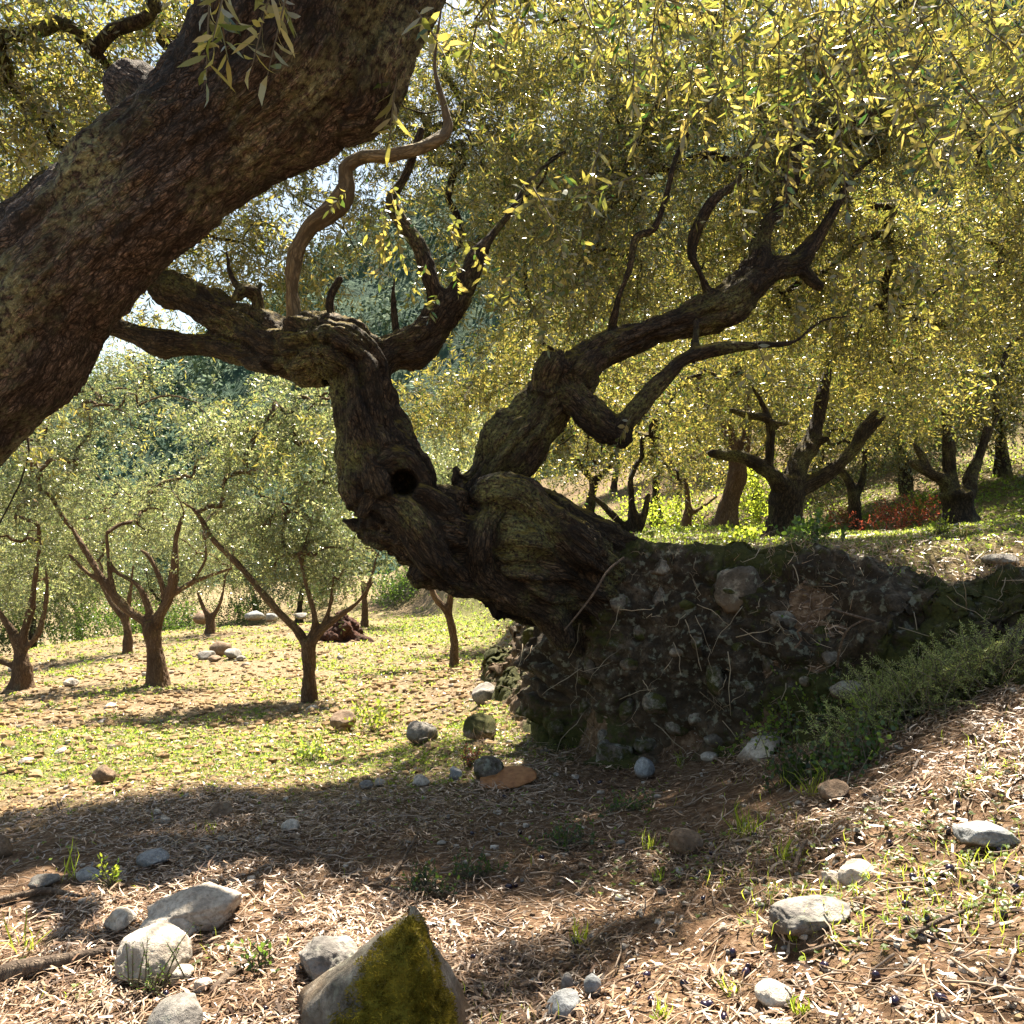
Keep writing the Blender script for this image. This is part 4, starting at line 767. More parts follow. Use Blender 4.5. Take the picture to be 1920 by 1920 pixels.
def blades(pos, d, up, L, W, curl, rg):
    d = unit(d); wv = unit(np.cross(d, up)); nr = np.cross(wv, d); L = L[:, None]; W = W[:, None]; c = (curl*L[:, 0])[:, None]
    sw = wv*(L*rg.uniform(-.25, .25, L.shape))
    pts = [pos, pos+d*L*.3+wv*W+nr*c*.8+sw*.7, pos+d*L*.68+wv*W*.8+nr*c*.8+sw, pos+d*L, pos+d*L*.68-wv*W*.8+nr*c*.8+sw, pos+d*L*.3-wv*W+nr*c*.8+sw*.7]
    V = np.stack(pts, 1).reshape(-1, 3); q = np.arange(len(V)).reshape(-1, 6)
    return V, [q[:, [0, 1, 5]], q[:, [1, 2, 4, 5]], q[:, [2, 3, 4]]]
def moss_fibres(o):
    me = o.data; n = len(me.vertices); V = np.empty(n*3, np.float32); me.vertices.foreach_get('co', V); V = V.reshape(-1, 3).astype(float)
    Nn = np.empty(n*3, np.float32); me.vertices.foreach_get('normal', Nn); Nn = Nn.reshape(-1, 3).astype(float); a = np.empty(n, np.float32); me.attributes['moss'].data.foreach_get('value', a)
    rg = np.random.default_rng(5); f = ICO[5][1]; w_ = a[f].mean(1); ar = np.linalg.norm(np.cross(V[f[:, 1]]-V[f[:, 0]], V[f[:, 2]]-V[f[:, 0]]), axis=1); w_ = np.where(w_ > .40, ar*w_, 0); k = rg.choice(len(f), 26000, p=w_/w_.sum())
    b = rg.dirichlet([1, 1, 1], 26000); p = (V[f[k]]*b[..., None]).sum(1); nr = unit((Nn[f[k]]*b[..., None]).sum(1)); m = 26000
    clump = np.clip(.5+.9*fbm(p*45, 3, 4), 0, 1); p = p+nr*(clump*.007-.001)[:, None]
    Vb, fl = blades(p, nr+rg.normal(0, .5, (m, 3)), rg.normal(0, 1, (m, 3)), rg.uniform(.004, .011, m), np.full(m, .0011), rg.normal(0, .1, m), rg)
    mk('moss', Vb, fl, MOSSF, o, smooth=False, attrs={'rnd': np.repeat(np.clip(.25+.7*clump*rg.random(m)+.1, 0, 1), 6), 'cl': np.repeat(clump, 6)})
MOSSF = mat_leaf('moss_fibre', [(0, (.035, .035, .004)), (.5, (.17, .125, .012)), (1, (.42, .31, .035))], [(0, (.06, .06, .005)), (1, (.4, .36, .05))], .3, .6, .2)
def mosspeak(V):
    V = ICO[5][0]*2.2; pk = np.array([.36, .1, .94])
    for n, q in [((-.62, 0, .66), pk), ((.93, -.1, .30), pk), ((-.55, -.75, .30), (.1, -.35, .35)), ((.42, -.80, .42), (.35, -.35, .45)), ((.1, .9, .4), (.4, .5, .7)), ((.85, -.5, .1), (.85, -.4, -.2)), ((0, 0, -1), (0, 0, -1)), ((-.9, -.2, .1), (-.98, 0, -.6)), ((0, -1, .05), (0, -.75, 0)), ((-.2, -.3, .95), (.33, 0, .93))]:
        n = np.array(n)/np.linalg.norm(n); d = n@np.array(q); V = V-n*np.maximum(0, V@n-d)[:, None]
    return V+unit(V)*((.14*fbm(V*1.9, 4, 5)+.06*ridged(V*5, 4, 6))*sstep(1.1, .6, V[:, 2]))[:, None]
mossrock = rock('tall pointed rock with a cap of golden green moss at the bottom edge', 708, 2035, 325, 280, MOSSY, 41, .05, 5, 7, .62, name='mossy_rock', shape=mosspeak, depth=.8,
     moss=lambda V, h: np.clip(sstep(-.85, .25, V[:, 0]/.198+.22-.52*(V[:, 2]/.17)+.15*vnoise(V*20, 3))*sstep(.22, -.12, V[:, 0]/.198-.70+.36*V[:, 2]/.17+.12*vnoise(V*25, 8))*sstep(.5, .2, V[:, 1]/.17)*.78+.45*fbm(V*24, 4, 2), 0, 1), Y=1.72)
moss_fibres(mossrock)
rock('large blocky white boulder shining in the sun left of the mossy rock', 362, 1748, 190, 74, LIME, 42, .4, 5, 14, .45, depth=.75)
rock('smooth round pale rock with a tiny dry plant before it, left foreground', 272, 1844, 142, 84, LIME, 43, .3, 5, 6, .7)
rock('flat white slab tucked behind the smooth round pale rock', 305, 1772, 110, 50, LIME, 44, .35, 4, 12, .45)
rock('small white rock beside the large blocky boulder', 216, 1752, 60, 40, LIME, 45, .25, 4, 9)
rock('little pale rock touching the right side of the round pale rock', 335, 1850, 44, 34, LIME, 46, .3)
rock('squat grey rock against the left flank of the mossy rock', 605, 1846, 118, 76, GREY, 47, .3, 5, 7, .65)
rock('half buried lichen grey rock at the very bottom, left of the mossy rock', 322, 1955, 110, 68, GREY, 48, .25, 4, 7, .65)
rock('small broken pale rock below the seedling with oval leaves', 375, 1862, 40, 30, LIME, 49)
rock('smooth rounded grey rock half buried on the right foreground hump', 1522, 1742, 172, 40, GREY, 50, .5, 5, 6, .68, tilt=-.15, depth=.62)
rock('glaring white flat stone catching full sun on the hump', 1612, 1662, 80, 46, LIME, 51, .3, 4, 10)
rock('small white stone behind the smooth rounded grey rock', 1560, 1660, 42, 26, LIME, 52)
rock('oval pale pebble at the bottom right', 1457, 1888, 72, 36, LIME, 53, .2, 4, 3, .85, rough=.05, name='pebble', cat='pebble')
rock('long blue grey pebble lying tilted at the bottom centre', 1056, 1908, 72, 36, BLUE, 54, .2, 4, 4, .8, tilt=-.45, rough=.05, name='pebble', cat='pebble')
rock('dark upright oval pebble next to the long blue grey one', 1064, 1868, 24, 42, GREY, 55, .2, 4, 3, .85, rough=.05, name='pebble', cat='pebble')
rock('light egg shaped pebble beside the dark upright one', 1112, 1868, 34, 40, BLUE, 56, .2, 4, 3, .85, rough=.05, name='pebble', cat='pebble')
rock('flat blue grey slab lying in dry leaves by the right edge', 1866, 1592, 104, 42, BLUE, 57, .35, 4, 12, .5)
rock('knobbly brown rock at the crest of the hump', 1290, 1606, 66, 44, BROWN, 58, .3, 4, 9)
rock('tan rock under the tall grass tuft on the right slope', 1570, 1500, 58, 36, BROWN, 59, .3)
rock('upright blue grey stone at the foot of the bank', 1210, 1462, 40, 40, BLUE, 60, .15, 4, 7)
rock('long pale slab leaning up the foot of the bank', 1436, 1425, 108, 34, LIME, 61, .2, 4, 10, .5, tilt=-.55)
rock('flat pale stone between the upright stone and the leaning slab', 1333, 1428, 36, 16, LIME, 62)
rock('pale yellow stone under the leaning slab', 1408, 1412, 34, 26, BROWN, 63)
rock('rounded tan stone alone on the sunny grass at the left', 190, 1472, 40, 36, BROWN, 64, .2)
rock('blue grey flat stone among dry leaves, left foreground', 162, 1654, 50, 22, BLUE, 65)
rock('pair topping blue grey stone between grass and litter', 280, 1626, 60, 26, BLUE, 66)
rock('dull grey stone low at the left margin of the litter', 75, 1666, 54, 22, GREY, 67)
rock('large tan stone cut by the left border', -6, 1610, 50, 42, BROWN, 68)
rock('small pale stone on the shaded weeds at far left', 45, 1434, 28, 14, LIME, 69)
rock('small pale stone up the grassy belt at left', 110, 1416, 24, 14, LIME, 70)
rock('white stone near the trunk at the left edge of the field', 130, 1288, 26, 14, LIME, 71)
rock('brown clod like stone at the centre of the sunny litter', 412, 1535, 44, 28, BROWN, 72)
rock('pale angular stone right of the brown clod', 542, 1562, 34, 24, LIME, 73)
rock('small round tan stone just under the pale angular one', 550, 1578, 24, 14, BROWN, 74)
rock('white chip of stone in the sunlit litter', 308, 1545, 20, 16, LIME, 75)
rock('mossy dark rock resting on the slope left of the bank', 898, 1392, 64, 48, WSTONE, 76, .2, 4, 7, moss=lambda V, h: np.clip(.5+V[:, 2]/h*.6, 0, 1))
rock('grey rock on the slope above the mossy dark one', 905, 1322, 56, 38, GREY, 77)
rock('grey rock with lichen lower on the slope by the seedlings', 790, 1392, 60, 40, GREY, 78)
rock('dark earthy rock at the corner foot of the bank', 915, 1462, 60, 40, WSTONE, 79, .2, 4, 8, moss=lambda V, h: .4+0*V[:, 0])
rock('brown rock beside the bright green plant on the slope', 640, 1370, 50, 34, BROWN, 80)
rock('blue stone at the foot of the rock pile by the slope', 853, 1462, 26, 24, BLUE, 81)
rock('white round stone in the shade left of the bank foot', 786, 1476, 38, 22, LIME, 82)
rock('small white stone next to the white round one', 710, 1476, 24, 16, LIME, 83)
rock('grey stone paired with the small white one in shade', 686, 1480, 28, 16, GREY, 84)
rock('pale stone sitting on the terrace rim by the big boulder', 1368, 1040, 36, 18, LIME, 85, Y=5.0)
rock('flat grey rock on the terrace at the right border', 1890, 1058, 70, 20, GREY, 86)
for k, (x, y, a, b) in enumerate([(385, 1238, 34, 20), (410, 1232, 40, 30), (432, 1238, 34, 20), (400, 1242, 26, 12), (450, 1240, 20, 10)]):
    rock(['left end rock of the low stone heap in the field', 'topmost rock of the low stone heap in the field', 'right shoulder rock of the low stone heap in the field', 'front rock of the low stone heap in the field', 'outlying right rock of the low stone heap in the field'][k], x, y, a, b, BROWN if k % 2 else GREY, 90+k, .2, 3, group='low stone heap in the field')
for k, (x, y, a, b) in enumerate([(505, 1165, 26, 16), (560, 1160, 30, 12), (375, 1168, 36, 24), (475, 1162, 40, 16), (900, 1165, 34, 20), (940, 1170, 30, 16), (975, 1180, 40, 18), (960, 1150, 40, 22), (1000, 1165, 40, 26)]):
    rock(['blue boulder beyond the long limb tree', 'low flat boulder at the foot of the far bank', 'dark boulder beside the low forked tree', 'wide boulder between far bushes', 'leftmost boulder seen under the trunk belly', 'reddish boulder under the trunk belly', 'nearest boulder under the trunk belly', 'upper boulder under the trunk belly', 'boulder half hidden by the hanging root'][k], x, y, a, b, [BLUE, GREY, BROWN][k % 3], 110+k, .3, 3, Y=[22, 24, 21, 23, 23, 22, 20, 25, 22][k])
# loose small stones: one of each kind, then copies
prot = [mk('small_stone', rockV(3, 500+i, 8)*np.array([1, .8, .62]), ICO[3][1], [LIME, BROWN, GREY][i % 3], attrs={'moss': np.zeros(len(ICO[3][0]))}) for i in range(6)]
LF = [(35, 1300, 'by the twisted tree at the edge'), (295, 1290, 'around the wide forked field tree'), (415, 1235, 'near the low stone heap'), (580, 1325, 'around the tree with the long limb'), (850, 1255, 'around the golden sapling'), (100, 1400, 'in the shaded weeds under the left rim'), (190, 1470, 'around the lone rounded tan stone'), (410, 1530, 'around the brown clod like stone'),
      (700, 1375, 'around the bright leafy plant on the slope'), (900, 1390, 'below the leaning trunk on the slope'), (450, 1420, 'in the grassy belt of the field'), (60, 1560, 'where litter meets field at left'), (720, 1500, 'in the shade before the bank foot'), (640, 1250, 'behind the long limbed tree'), (200, 1370, 'in front of the wide forked field tree')]
LN = [(960, 1500, 'just below the flat orange shard'), (1150, 1500, 'in the shade before the upright blue stone'), (1050, 1590, 'around the creeping plant at the centre'), (900, 1780, 'right beside the mossy rock'), (420, 1870, 'near the round pale rock'), (960, 1860, 'in the litter right of the mossy rock base'), (1880, 1480, 'in the sunlit litter above the slab at the right edge'), (1650, 1700, 'just right of the smooth grey rock'), (800, 1560, 'in the shaded litter up from the mossy rock'), (960, 1650, 'in the shaded litter above the mossy rock'), (1250, 1620, 'at the crest of the hump'), (1525, 1740, 'round the smooth rounded grey rock'), (1610, 1640, 'by the glaring white flat stone'), (1457, 1880, 'by the oval pale pebble'), (1060, 1890, 'by the long blue grey pebble'), (1866, 1590, 'by the flat slab at the right edge'), (1750, 1850, 'in the bottom right corner'),
      (1250, 1800, 'in the crumbly soil of the hump flank'), (1400, 1600, 'below the tallest grass tuft'), (1750, 1700, 'in the soil right of the smooth rock'), (1100, 1740, 'near the low grass tuft at bottom centre')]
def where_f(x, y): return 'small loose stone in the field '+min(LF, key=lambda q: (q[0]-x)**2+4*(q[1]-y)**2)[2]
def where_n(x, y): return 'small stone '+min(LN, key=lambda q: (q[0]-x)**2+(q[1]-y)**2)[2]
def where_o(x, y): return 'ripe dark olive fallen '+min(LN, key=lambda q: (q[0]-x)**2+(q[1]-y)**2)[2]
rgs = np.random.default_rng(9); first = set()
def put_stone(x, y, s, label, group):
    i = int(rgs.integers(6)); o = prot[i] if i not in first else prot[i].copy()
    if i in first: COL.objects.link(o)
    first.add(i); z = float(ground(x, y)); o.location = (x, y, z+s*.25); o.scale = (s, s*rgs.uniform(.7, 1.1), s*rgs.uniform(.7, 1.1)); o.rotation_euler = (rgs.uniform(-.3, .3), rgs.uniform(-.3, .3), rgs.uniform(0, 6.3)); tag(o, label.replace('small', 'small '+('pale', 'brown', 'grey')[i % 3]), 'stone', group)
n = 0
while n < 110:
    px, py = rgs.uniform(-60, 1000), rgs.uniform(1225, 1600); c = gpix(px, py)
    if edge_sd(c[0], c[1])[0] > -.1: continue
    n += 1; put_stone(c[0], c[1], rgs.uniform(3.5, 9.5)*c[1]/F*(1.3 if rgs.random() < .15 else .8), where_f(px, py), 'loose stones of the field')
for _ in range(80):
    px, py = rgs.uniform(900, 1920), rgs.uniform(1560, 1920); c = gpix(px, py, .9)
    put_stone(c[0], c[1], rgs.uniform(4, 12)*c[1]/F, where_n(px, py), 'small stones of the near slope')

# ------------------------------------------------------------------ loose stuff on the ground
def scatter(n, rmin, rmax, a0=-40, a1=40, seed=0, fn=None):
    rg = np.random.default_rng(seed); r = np.exp(rg.uniform(math.log(rmin), math.log(rmax), n)); a = np.radians(rg.uniform(a0, a1, n))
    x, y = r*np.sin(a), r*np.cos(a)
    if fn is not None: k = rg.random(n) < fn(x, y); x, y = x[k], y[k]
    return x, y, rg
def gz(x, y): return ground(x, y)
def gn(x, y, e=.02):
    zx = (ground(x+e, y)-ground(x-e, y))/(2*e); zy = (ground(x, y+e)-ground(x, y-e))/(2*e); return unit(np.stack([-zx, -zy, np.ones_like(x)], -1))
def litter():
    def den(x, y):
        sd, _ = edge_sd(x, y); fm = field_mask(x, y); nz = vnoise(np.stack([x, y, 0*x], -1)*2.4, 91)
        hump = sstep(1.1, .6, np.hypot((x-.85)/.9, (y-1.75)/.75))
        return np.where(sd > .05, .7, (1-.62*fm)*(1-.8*hump))*np.clip(.72+.75*nz, .06, 1)
    x, y, rg = scatter(300000, .9, 20, seed=2, fn=den); n = len(x); z = gz(x, y)
    up = unit(gn(x, y)+rg.normal(0, .22, (n, 3))); a = rg.uniform(0, 6.283, n)+.0; d = np.stack([np.cos(a), np.sin(a)*.8, rg.normal(0, .16, n)], -1); d = unit(d-up*(d*up).sum(1)[:, None]*.85)
    L = np.clip(rg.lognormal(-3.25, .42, n), .010, .085); W = np.minimum(rg.uniform(.0009, .0040, n), L*.12); r = np.hypot(x, y); W *= 1+sstep(3, 8, r)*.8
    V, fl = blades(np.stack([x, y, z+.003+.018*rg.random(n)**2], -1), d, up, L, W, rg.normal(.03, .12, n), rg)
    rnd = np.clip(rg.beta(1.7, 1.8, n)+.18*vnoise(np.stack([x, y, z], -1)*3, 4), 0, 1)
    tag(mk('leaf_litter', V, fl, LITTER, smooth=False, attrs={'rnd': np.repeat(rnd, 6), 'cl': np.repeat(rg.random(n), 6)}), 'dry curled olive leaves and stalks covering the ground', 'leaf litter', kind='stuff')
litter()
def twigs():
    x, y, rg = scatter(2600, .95, 9, seed=5, fn=lambda x, y: .25+.75*(1-field_mask(x, y))); parts = []
    for i in range(len(x)):
        L = rg.uniform(.05, .20); a = rg.uniform(0, 6.28); d = np.array([math.cos(a), math.sin(a), 0]); b = np.array([x[i], y[i], 0]); t = np.linspace(-.5, .5, 5)[:, None]
        C = b+d*L*t+np.array([-d[1], d[0], 0])*(t**2-.1)*L*rg.uniform(-.5, .5); C[:, 2] = ground(C[:, 0], C[:, 1])+.008+.02*rg.random(5)*rg.random(); parts.append(tube(C, np.linspace(1, .5, 5)*rg.uniform(.0012, .0032), 5))
    V, Q, T3 = merge(parts)
    m = M('dead_twig'); m = m.end(m.princ(m.ramp(m.noise(m.n('NewGeometry').outputs['Position'], 6, 2), [(.3, (.12, .075, .045)), (.65, (.42, .33, .25))]), .75, .3))
    tag(mk('dead_twigs', V, [Q, T3], m), 'thin dead twigs strewn over the litter', 'twigs', kind='stuff')
twigs()
def clods(name, n, rmin, rmax, s0, s1, mats, seed, fn, label, sub=1):
    x, y, rg = scatter(n, rmin, rmax, seed=seed, fn=fn); n = len(x); s = (s0+(s1-s0)*rg.random(n)**3)*np.clip(np.hypot(x, y)/4, .6, 2.2)
    U, Fc = ICO[sub]; k = len(U); V = np.empty((n, k, 3)); z = gz(x, y)
    for j in range(12):
        m = np.arange(j, n, 12); B = rockV(sub, 900+j+seed, 6, .5, .25); a = rg.uniform(0, 6.28, len(m)); c, sn = np.cos(a), np.sin(a)
        bx = B[None, :, 0]*c[:, None]-B[None, :, 1]*sn[:, None]; by = B[None, :, 0]*sn[:, None]+B[None, :, 1]*c[:, None]
        V[m] = np.stack([bx, by*.85, B[None, :, 2]*rg.uniform(.5, .8, (len(m), 1))+.2], -1)*s[m, None, None]
    V += np.stack([x, y, z], -1)[:, None]
    f = (Fc[None]+(np.arange(n)*k)[:, None, None]).reshape(-1, 3)
    tag(mk(name, V.reshape(-1, 3), f, mats, smooth=False, attrs={'moss': np.zeros(n*k)}), label, name.replace('_', ' '), kind='stuff')
SOIL = M('soil_clod'); SOIL = SOIL.end(SOIL.princ(SOIL.ramp(SOIL.noise(SOIL.n('NewGeometry').outputs['Position'], 7, 6, .7), [(.3, (.10, .06, .03)), (.5, (.25, .17, .09)), (.7, (.42, .33, .2))]), .95, .1))
clods('soil_clods', 38000, 3, 26, .004, .026, SOIL, 3, lambda x, y: field_mask(x, y)*(edge_sd(x, y)[0] < .3), 'crumbly clods of brown earth in the field')
clods('soil_crumbs', 12000, .9, 5, .003, .016, SOIL, 4, lambda x, y: sstep(1.25, .5, np.hypot((x-.9), (y-1.9)/.9))+.05, 'crumbs of soil on the near hump')
clods('gravel', 13000, .9, 20, .003, .022, LIME, 5, lambda x, y: .25+.75*sstep(1.25, .5, np.hypot((x-.9), (y-1.9)/.9)), 'small pale gravel scattered through the earth')
def weeds():
    x, y, rg = scatter(120000, 3.0, 34, seed=6, fn=lambda x, y: np.clip(green_mask(x, y)*1.15-.12, 0, 1)); n = len(x); k = 5; z = gz(x, y)
    sc = np.clip(np.hypot(x, y)/7, .7, 2.2)*rg.uniform(.5, 1.4, n)
    X = np.repeat(np.stack([x, y, z], -1), k, 0); a = rg.uniform(0, 6.28, n*k); s = np.repeat(sc, k)
    d = np.stack([np.cos(a), np.sin(a), rg.uniform(.3, 1.6, n*k)], -1); X = X+unit(d)*s[:, None]*.006
    V, fl = blades(X, d, unit(rg.normal(0, .5, (n*k, 3))+np.array([0, 0, 1.])), s*rg.uniform(.011, .031, n*k), s*rg.uniform(.002, .0055, n*k), rg.normal(.1, .1, n*k), rg)
    tag(mk('weeds', V, fl, WEED, smooth=False, attrs={'rnd': np.repeat(rg.random(n*k), 6), 'cl': np.repeat(np.repeat(rg.random(n), k), 6)}), 'low bright weeds carpeting the field', 'weeds', kind='stuff')
weeds()
def grass():
    def den(x, y): 
        nz = vnoise(np.stack([x, y, 0*x], -1)*2.6, 95); h = sstep(1.6, .4, np.hypot(x-1.1, (y-2.0)/1.2)); t = sstep(0, .3, edge_sd(x, y)[0])*.5
        return np.clip(sstep(-.05, .6, nz)*(.06+.75*h+t), 0, 1)
    x, y, rg = scatter(22000, .9, 9, a0=-36, seed=7, fn=den); n = len(x); z = gz(x, y)
    d = rg.normal(0, .3, (n, 3))+np.array([0, 0, 1.]); V, fl = blades(np.stack([x, y, z], -1), d, rg.normal(0, 1, (n, 3)), rg.uniform(.015, .065, n), rg.uniform(.0006, .0016, n), rg.normal(.08, .1, n), rg)
    tag(mk('grass', V, fl, BRIGHT, smooth=False, attrs={'rnd': np.repeat(rg.random(n), 6), 'cl': np.repeat(rg.random(n), 6)}), 'thin new grass blades on the right slope', 'grass', kind='stuff')
    # round-leaved seedlings
    x, y, rg = scatter(9000, 1.0, 6, seed=8, fn=lambda x, y: np.clip(sstep(.0, .5, vnoise(np.stack([x, y, 0*x], -1)*2.2, 96))*(.25+.6*sstep(-.3, .6, x)), 0, 1)); n = len(x); k = 4; z = gz(x, y); h = rg.uniform(.008, .035, n)
    X = np.repeat(np.stack([x, y, z+h], -1), k, 0); a = rg.uniform(0, 6.28, n*k); d = np.stack([np.cos(a), np.sin(a), rg.uniform(0, .5, n*k)], -1); Ls = rg.uniform(.007, .017, n*k)
    V, fl = blades(X, d, np.array([0, 0, 1.])+rg.normal(0, .25, (n*k, 3)), Ls, Ls*.34, rg.normal(.05, .1, n*k), rg)
    tag(mk('seedlings', V, fl, WEED, smooth=False, attrs={'rnd': np.repeat(rg.random(n*k), 6), 'cl': np.repeat(np.repeat(rg.random(n), k), 6)}), 'tiny round leaved seedlings sprouting through the litter', 'seedlings', kind='stuff')
grass()
def straw():
    B, rg = [], np.random.default_rng(19)
    for a, b, n, s in [((1.7, 3.75), (2.6, 3.3), 3600, .25), ((2.3, 3.3), (3.2, 2.9), 2000, .3), ((.6, 4.7), (1.8, 4.1), 900, .22), ((-.6, 5.6), (.2, 4.9), 260, .3)]:
        t = rg.random((n, 1)); B.append(np.array(a)*(1-t)+np.array(b)*t+rg.normal(0, s, (n, 2)))
    B = np.vstack(B); n = len(B); z = ground(B[:, 0], B[:, 1])+.03; d = rg.normal(0, .7, (n, 3))+np.array([-.2, -.5, .55])
    V, fl = blades(np.column_stack([B, z]), d, rg.normal(0, 1, (n, 3)), rg.uniform(.05, .17, n), rg.uniform(.0007, .0016, n), rg.normal(-.15, .15, n), rg)
    tag(mk('dry_grass', V, fl, LITTER, smooth=False, attrs={'rnd': np.repeat(np.clip(rg.normal(.75, .15, n), 0, 1), 6), 'cl': np.repeat(rg.random(n), 6)}), 'pale dry grass matted along the rim of the bank', 'dry grass', kind='stuff')
straw()

# ------------------------------------------------------------------ single plants
def tuft(label, px, py, hpx, n, spread=.35, seed=0, mat=BRIGHT, w=.0022):
    c = gpix(px, py, .9); rg = np.random.default_rng(seed); h = hpx*c[1]/F
    pos = rg.normal(0, h*.10, (n, 3))*np.array([1, 1, 0]); d = rg.normal(0, spread, (n, 3))+np.array([0, 0, 1.])
    V, fl = blades(pos, d, rg.normal(0, 1, (n, 3)), h*rg.uniform(.45, 1.05, n), np.full(n, w)*rg.uniform(.6, 1.2, n), rg.normal(.05, .08, n), rg)
    o = mk('grass_tuft', V, fl, mat, smooth=False, attrs={'rnd': np.repeat(rg.random(n), 6), 'cl': np.repeat(rg.random(n), 6)}); o.location = c; tag(o, label, 'grass tuft')
for k, (l, x, y, h, n, s) in enumerate([('tallest bright grass tuft standing in sun below the bank', 1400, 1572, 90, 26, .22), ('fanned grass tuft right of the tallest one', 1522, 1498, 70, 22, .45), ('short grass tuft left of the knobbly brown rock', 1217, 1598, 48, 20, .3), ('leaning grass tuft beside the knobbly brown rock', 1472, 1620, 60, 18, .35),
      ('dark grass tuft left of the hump', 1232, 1655, 42, 14, .3), ('long bladed grass tuft in the bank shade at right', 1858, 1292, 75, 30, .35), ('long bladed grass tuft at the right border', 1905, 1262, 70, 24, .4), ('wispy tall grass at the left edge of the litter', 125, 1655, 90, 9, .18),
      ('wispy grass in the near left corner', 40, 1790, 95, 12, .35), ('grass tuft low at the bottom centre', 1090, 1775, 60, 22, .4), ('grass tuft left of the smooth rounded grey rock', 1490, 1770, 46, 16, .3), ('grass tuft at the bottom under the smooth rock', 1370, 1870, 46, 22, .35), ('thin grass tuft at the bottom border', 1240, 1915, 50, 24, .4), ('grass tuft at the bottom right near the oval pebble', 1500, 1905, 44, 20, .4), ('small grass tuft in the sunny litter', 395, 1562, 30, 9, .4), ('green tuft at the foot of the upright stone', 1275, 1440, 40, 16, .5)]):
    tuft(l, x, y, h, n, s, 700+k)
FEATH = mat_leaf('feathery_leaf', [(0, (.22, .27, .08)), (1, (.52, .55, .24))], [(0, (.3, .42, .08)), (1, (.65, .72, .2))], .4, .5, .3)
def plant(label, px, py, wpx, hpx, n, mat=SHRUBG, seed=0, leaf=.02, wid=.006, k=12, Y=None, up=1., name='leafy_plant', cat='plant', L=None, sag=.1, stem=True, twigm=None, spread=1., grp=None):
    c = gpix(px, py, .9) if Y is None else np.append(P(px, py, Y)[:2], 0)
    if Y is not None: c[2] = ground(c[0], c[1])
    rg = np.random.default_rng(seed); w_, h_ = wpx*c[1]/F/2, hpx*c[1]/F; L = L or h_*.8
    r = empty(name, c, label, cat, grp)
    b = rg.normal(0, .42, (n, 3))*np.array([w_, w_*.8, 0])+c; b[:, 2] = ground(b[:, 0], b[:, 1])+rg.uniform(0, max(h_-L, 0.001), n)
    d = rg.normal(0, .45, (n, 3))+np.array([0, 0, up]); crown('leaves', b, d, r, mat, seed=seed, n=k, L=L, leaf=leaf, wid=wid, sag=sag, hexa=c[1] < 6, spread=spread)
    if stem:
        parts = []
        for i in range(min(n, 24)):
            e = b[i]+np.array([0, 0, .01]); s = c+np.array([0, 0, -.01]); C = np.array([s, (s+e)/2+np.array([0, 0, .02])+rg.normal(0, .006, 3), e]); parts.append(tube(catmull(np.column_stack([C, [.003]*3]), .03)[:, :3], np.full(len(catmull(np.column_stack([C, [.003]*3]), .03)), .0022), 4))
        V, Q, T3 = merge(parts); mk('stem', local(V, r), [Q, T3], TWIG, r)
    return r
plant('seedling with glossy oval leaves between the round pale rock and the mossy rock', 492, 1828, 100, 62, 7, SHRUBG, 1, .018, .0055, 6, L=.05, up=.9)
plant('bright pale green sprout in the left litter beyond the boulders', 212, 1668, 50, 66, 9, BRIGHT, 2, .02, .004, 9)
plant('tiny dark feathery plant in front of the round pale rock', 288, 1868, 90, 110, 16, SHRUBG, 3, .009, .0012, 18, up=1.4)
plant('low dark leafy plant just above the mossy rock', 790, 1672, 130, 50, 22, SHRUBG, 4, .016, .005, 8)
plant('low dark leafy plant in the shade up the slope from the mossy rock', 900, 1650, 120, 50, 22, SHRUBG, 5, .016, .005, 8)
plant('creeping green plant in the shaded litter at the centre', 1060, 1590, 140, 50, 26, SHRUBG, 6, .016, .005, 8)
plant('creeping green plant on the shaded litter left of the tall tuft', 1190, 1520, 170, 36, 26, SHRUBG, 7, .014, .005, 8)
plant('bright green leafy plant in the sun at the field side of the slope', 700, 1375, 90, 70, 26, BRIGHT, 8, .05, .012, 8)
plant('pale leafy plant near the first fork of the slope rocks', 590, 1430, 110, 40, 24, WEED, 9, .035, .01, 7)
plant('small red leaved plant by the corner foot of the bank', 882, 1440, 46, 42, 18, REDL, 10, .02, .003, 9)
for k, (x, y, w_, h) in enumerate([(1455, 1395, 150, 90), (1560, 1370, 140, 80), (1660, 1365, 170, 90), (1600, 1440, 150, 60), (1740, 1330, 120, 70), (1500, 1460, 120, 50)]):
    plant(['scrambling green plant rising over the leaning slab', 'scrambling green plant at the middle foot of the bank', 'scrambling green plant with shiny round leaves under the feathery bush', 'low green plant below the scrambling ones in the sun', 'green plant nearest the long bladed grass', 'sparse green plant around the fanned grass tuft'][k], x, y, w_, h, 46, SHRUBG if k % 2 else WEED, 20+k, .021, .0085, 8, L=.13, up=1.)
plant('dark green broad leafed plant on the terrace rim before the forked tree', 1510, 1052, 120, 70, 40, SHRUBG, 30, .04, .012, 8, Y=4.75, L=.14)
plant('sunlit vine with round yellow green leaves left of the forked tree', 1400, 1030, 110, 50, 26, BRIGHT, 31, .03, .014, 6, Y=5.4, L=.12)
plant('little bright sprout on the terrace by the reddish trunk', 1300, 1040, 60, 30, 22, BRIGHT, 32, .02, .006, 6, Y=5.2)
plant('pale sprout on the terrace rim at the right', 1755, 1040, 60, 50, 14, BRIGHT, 33, .025, .006, 7, Y=4.6)
plant('pale green herb hanging at the top of the right bank', 1705, 1080, 90, 60, 30, WEED, 34, .02, .004, 8, Y=3.9)
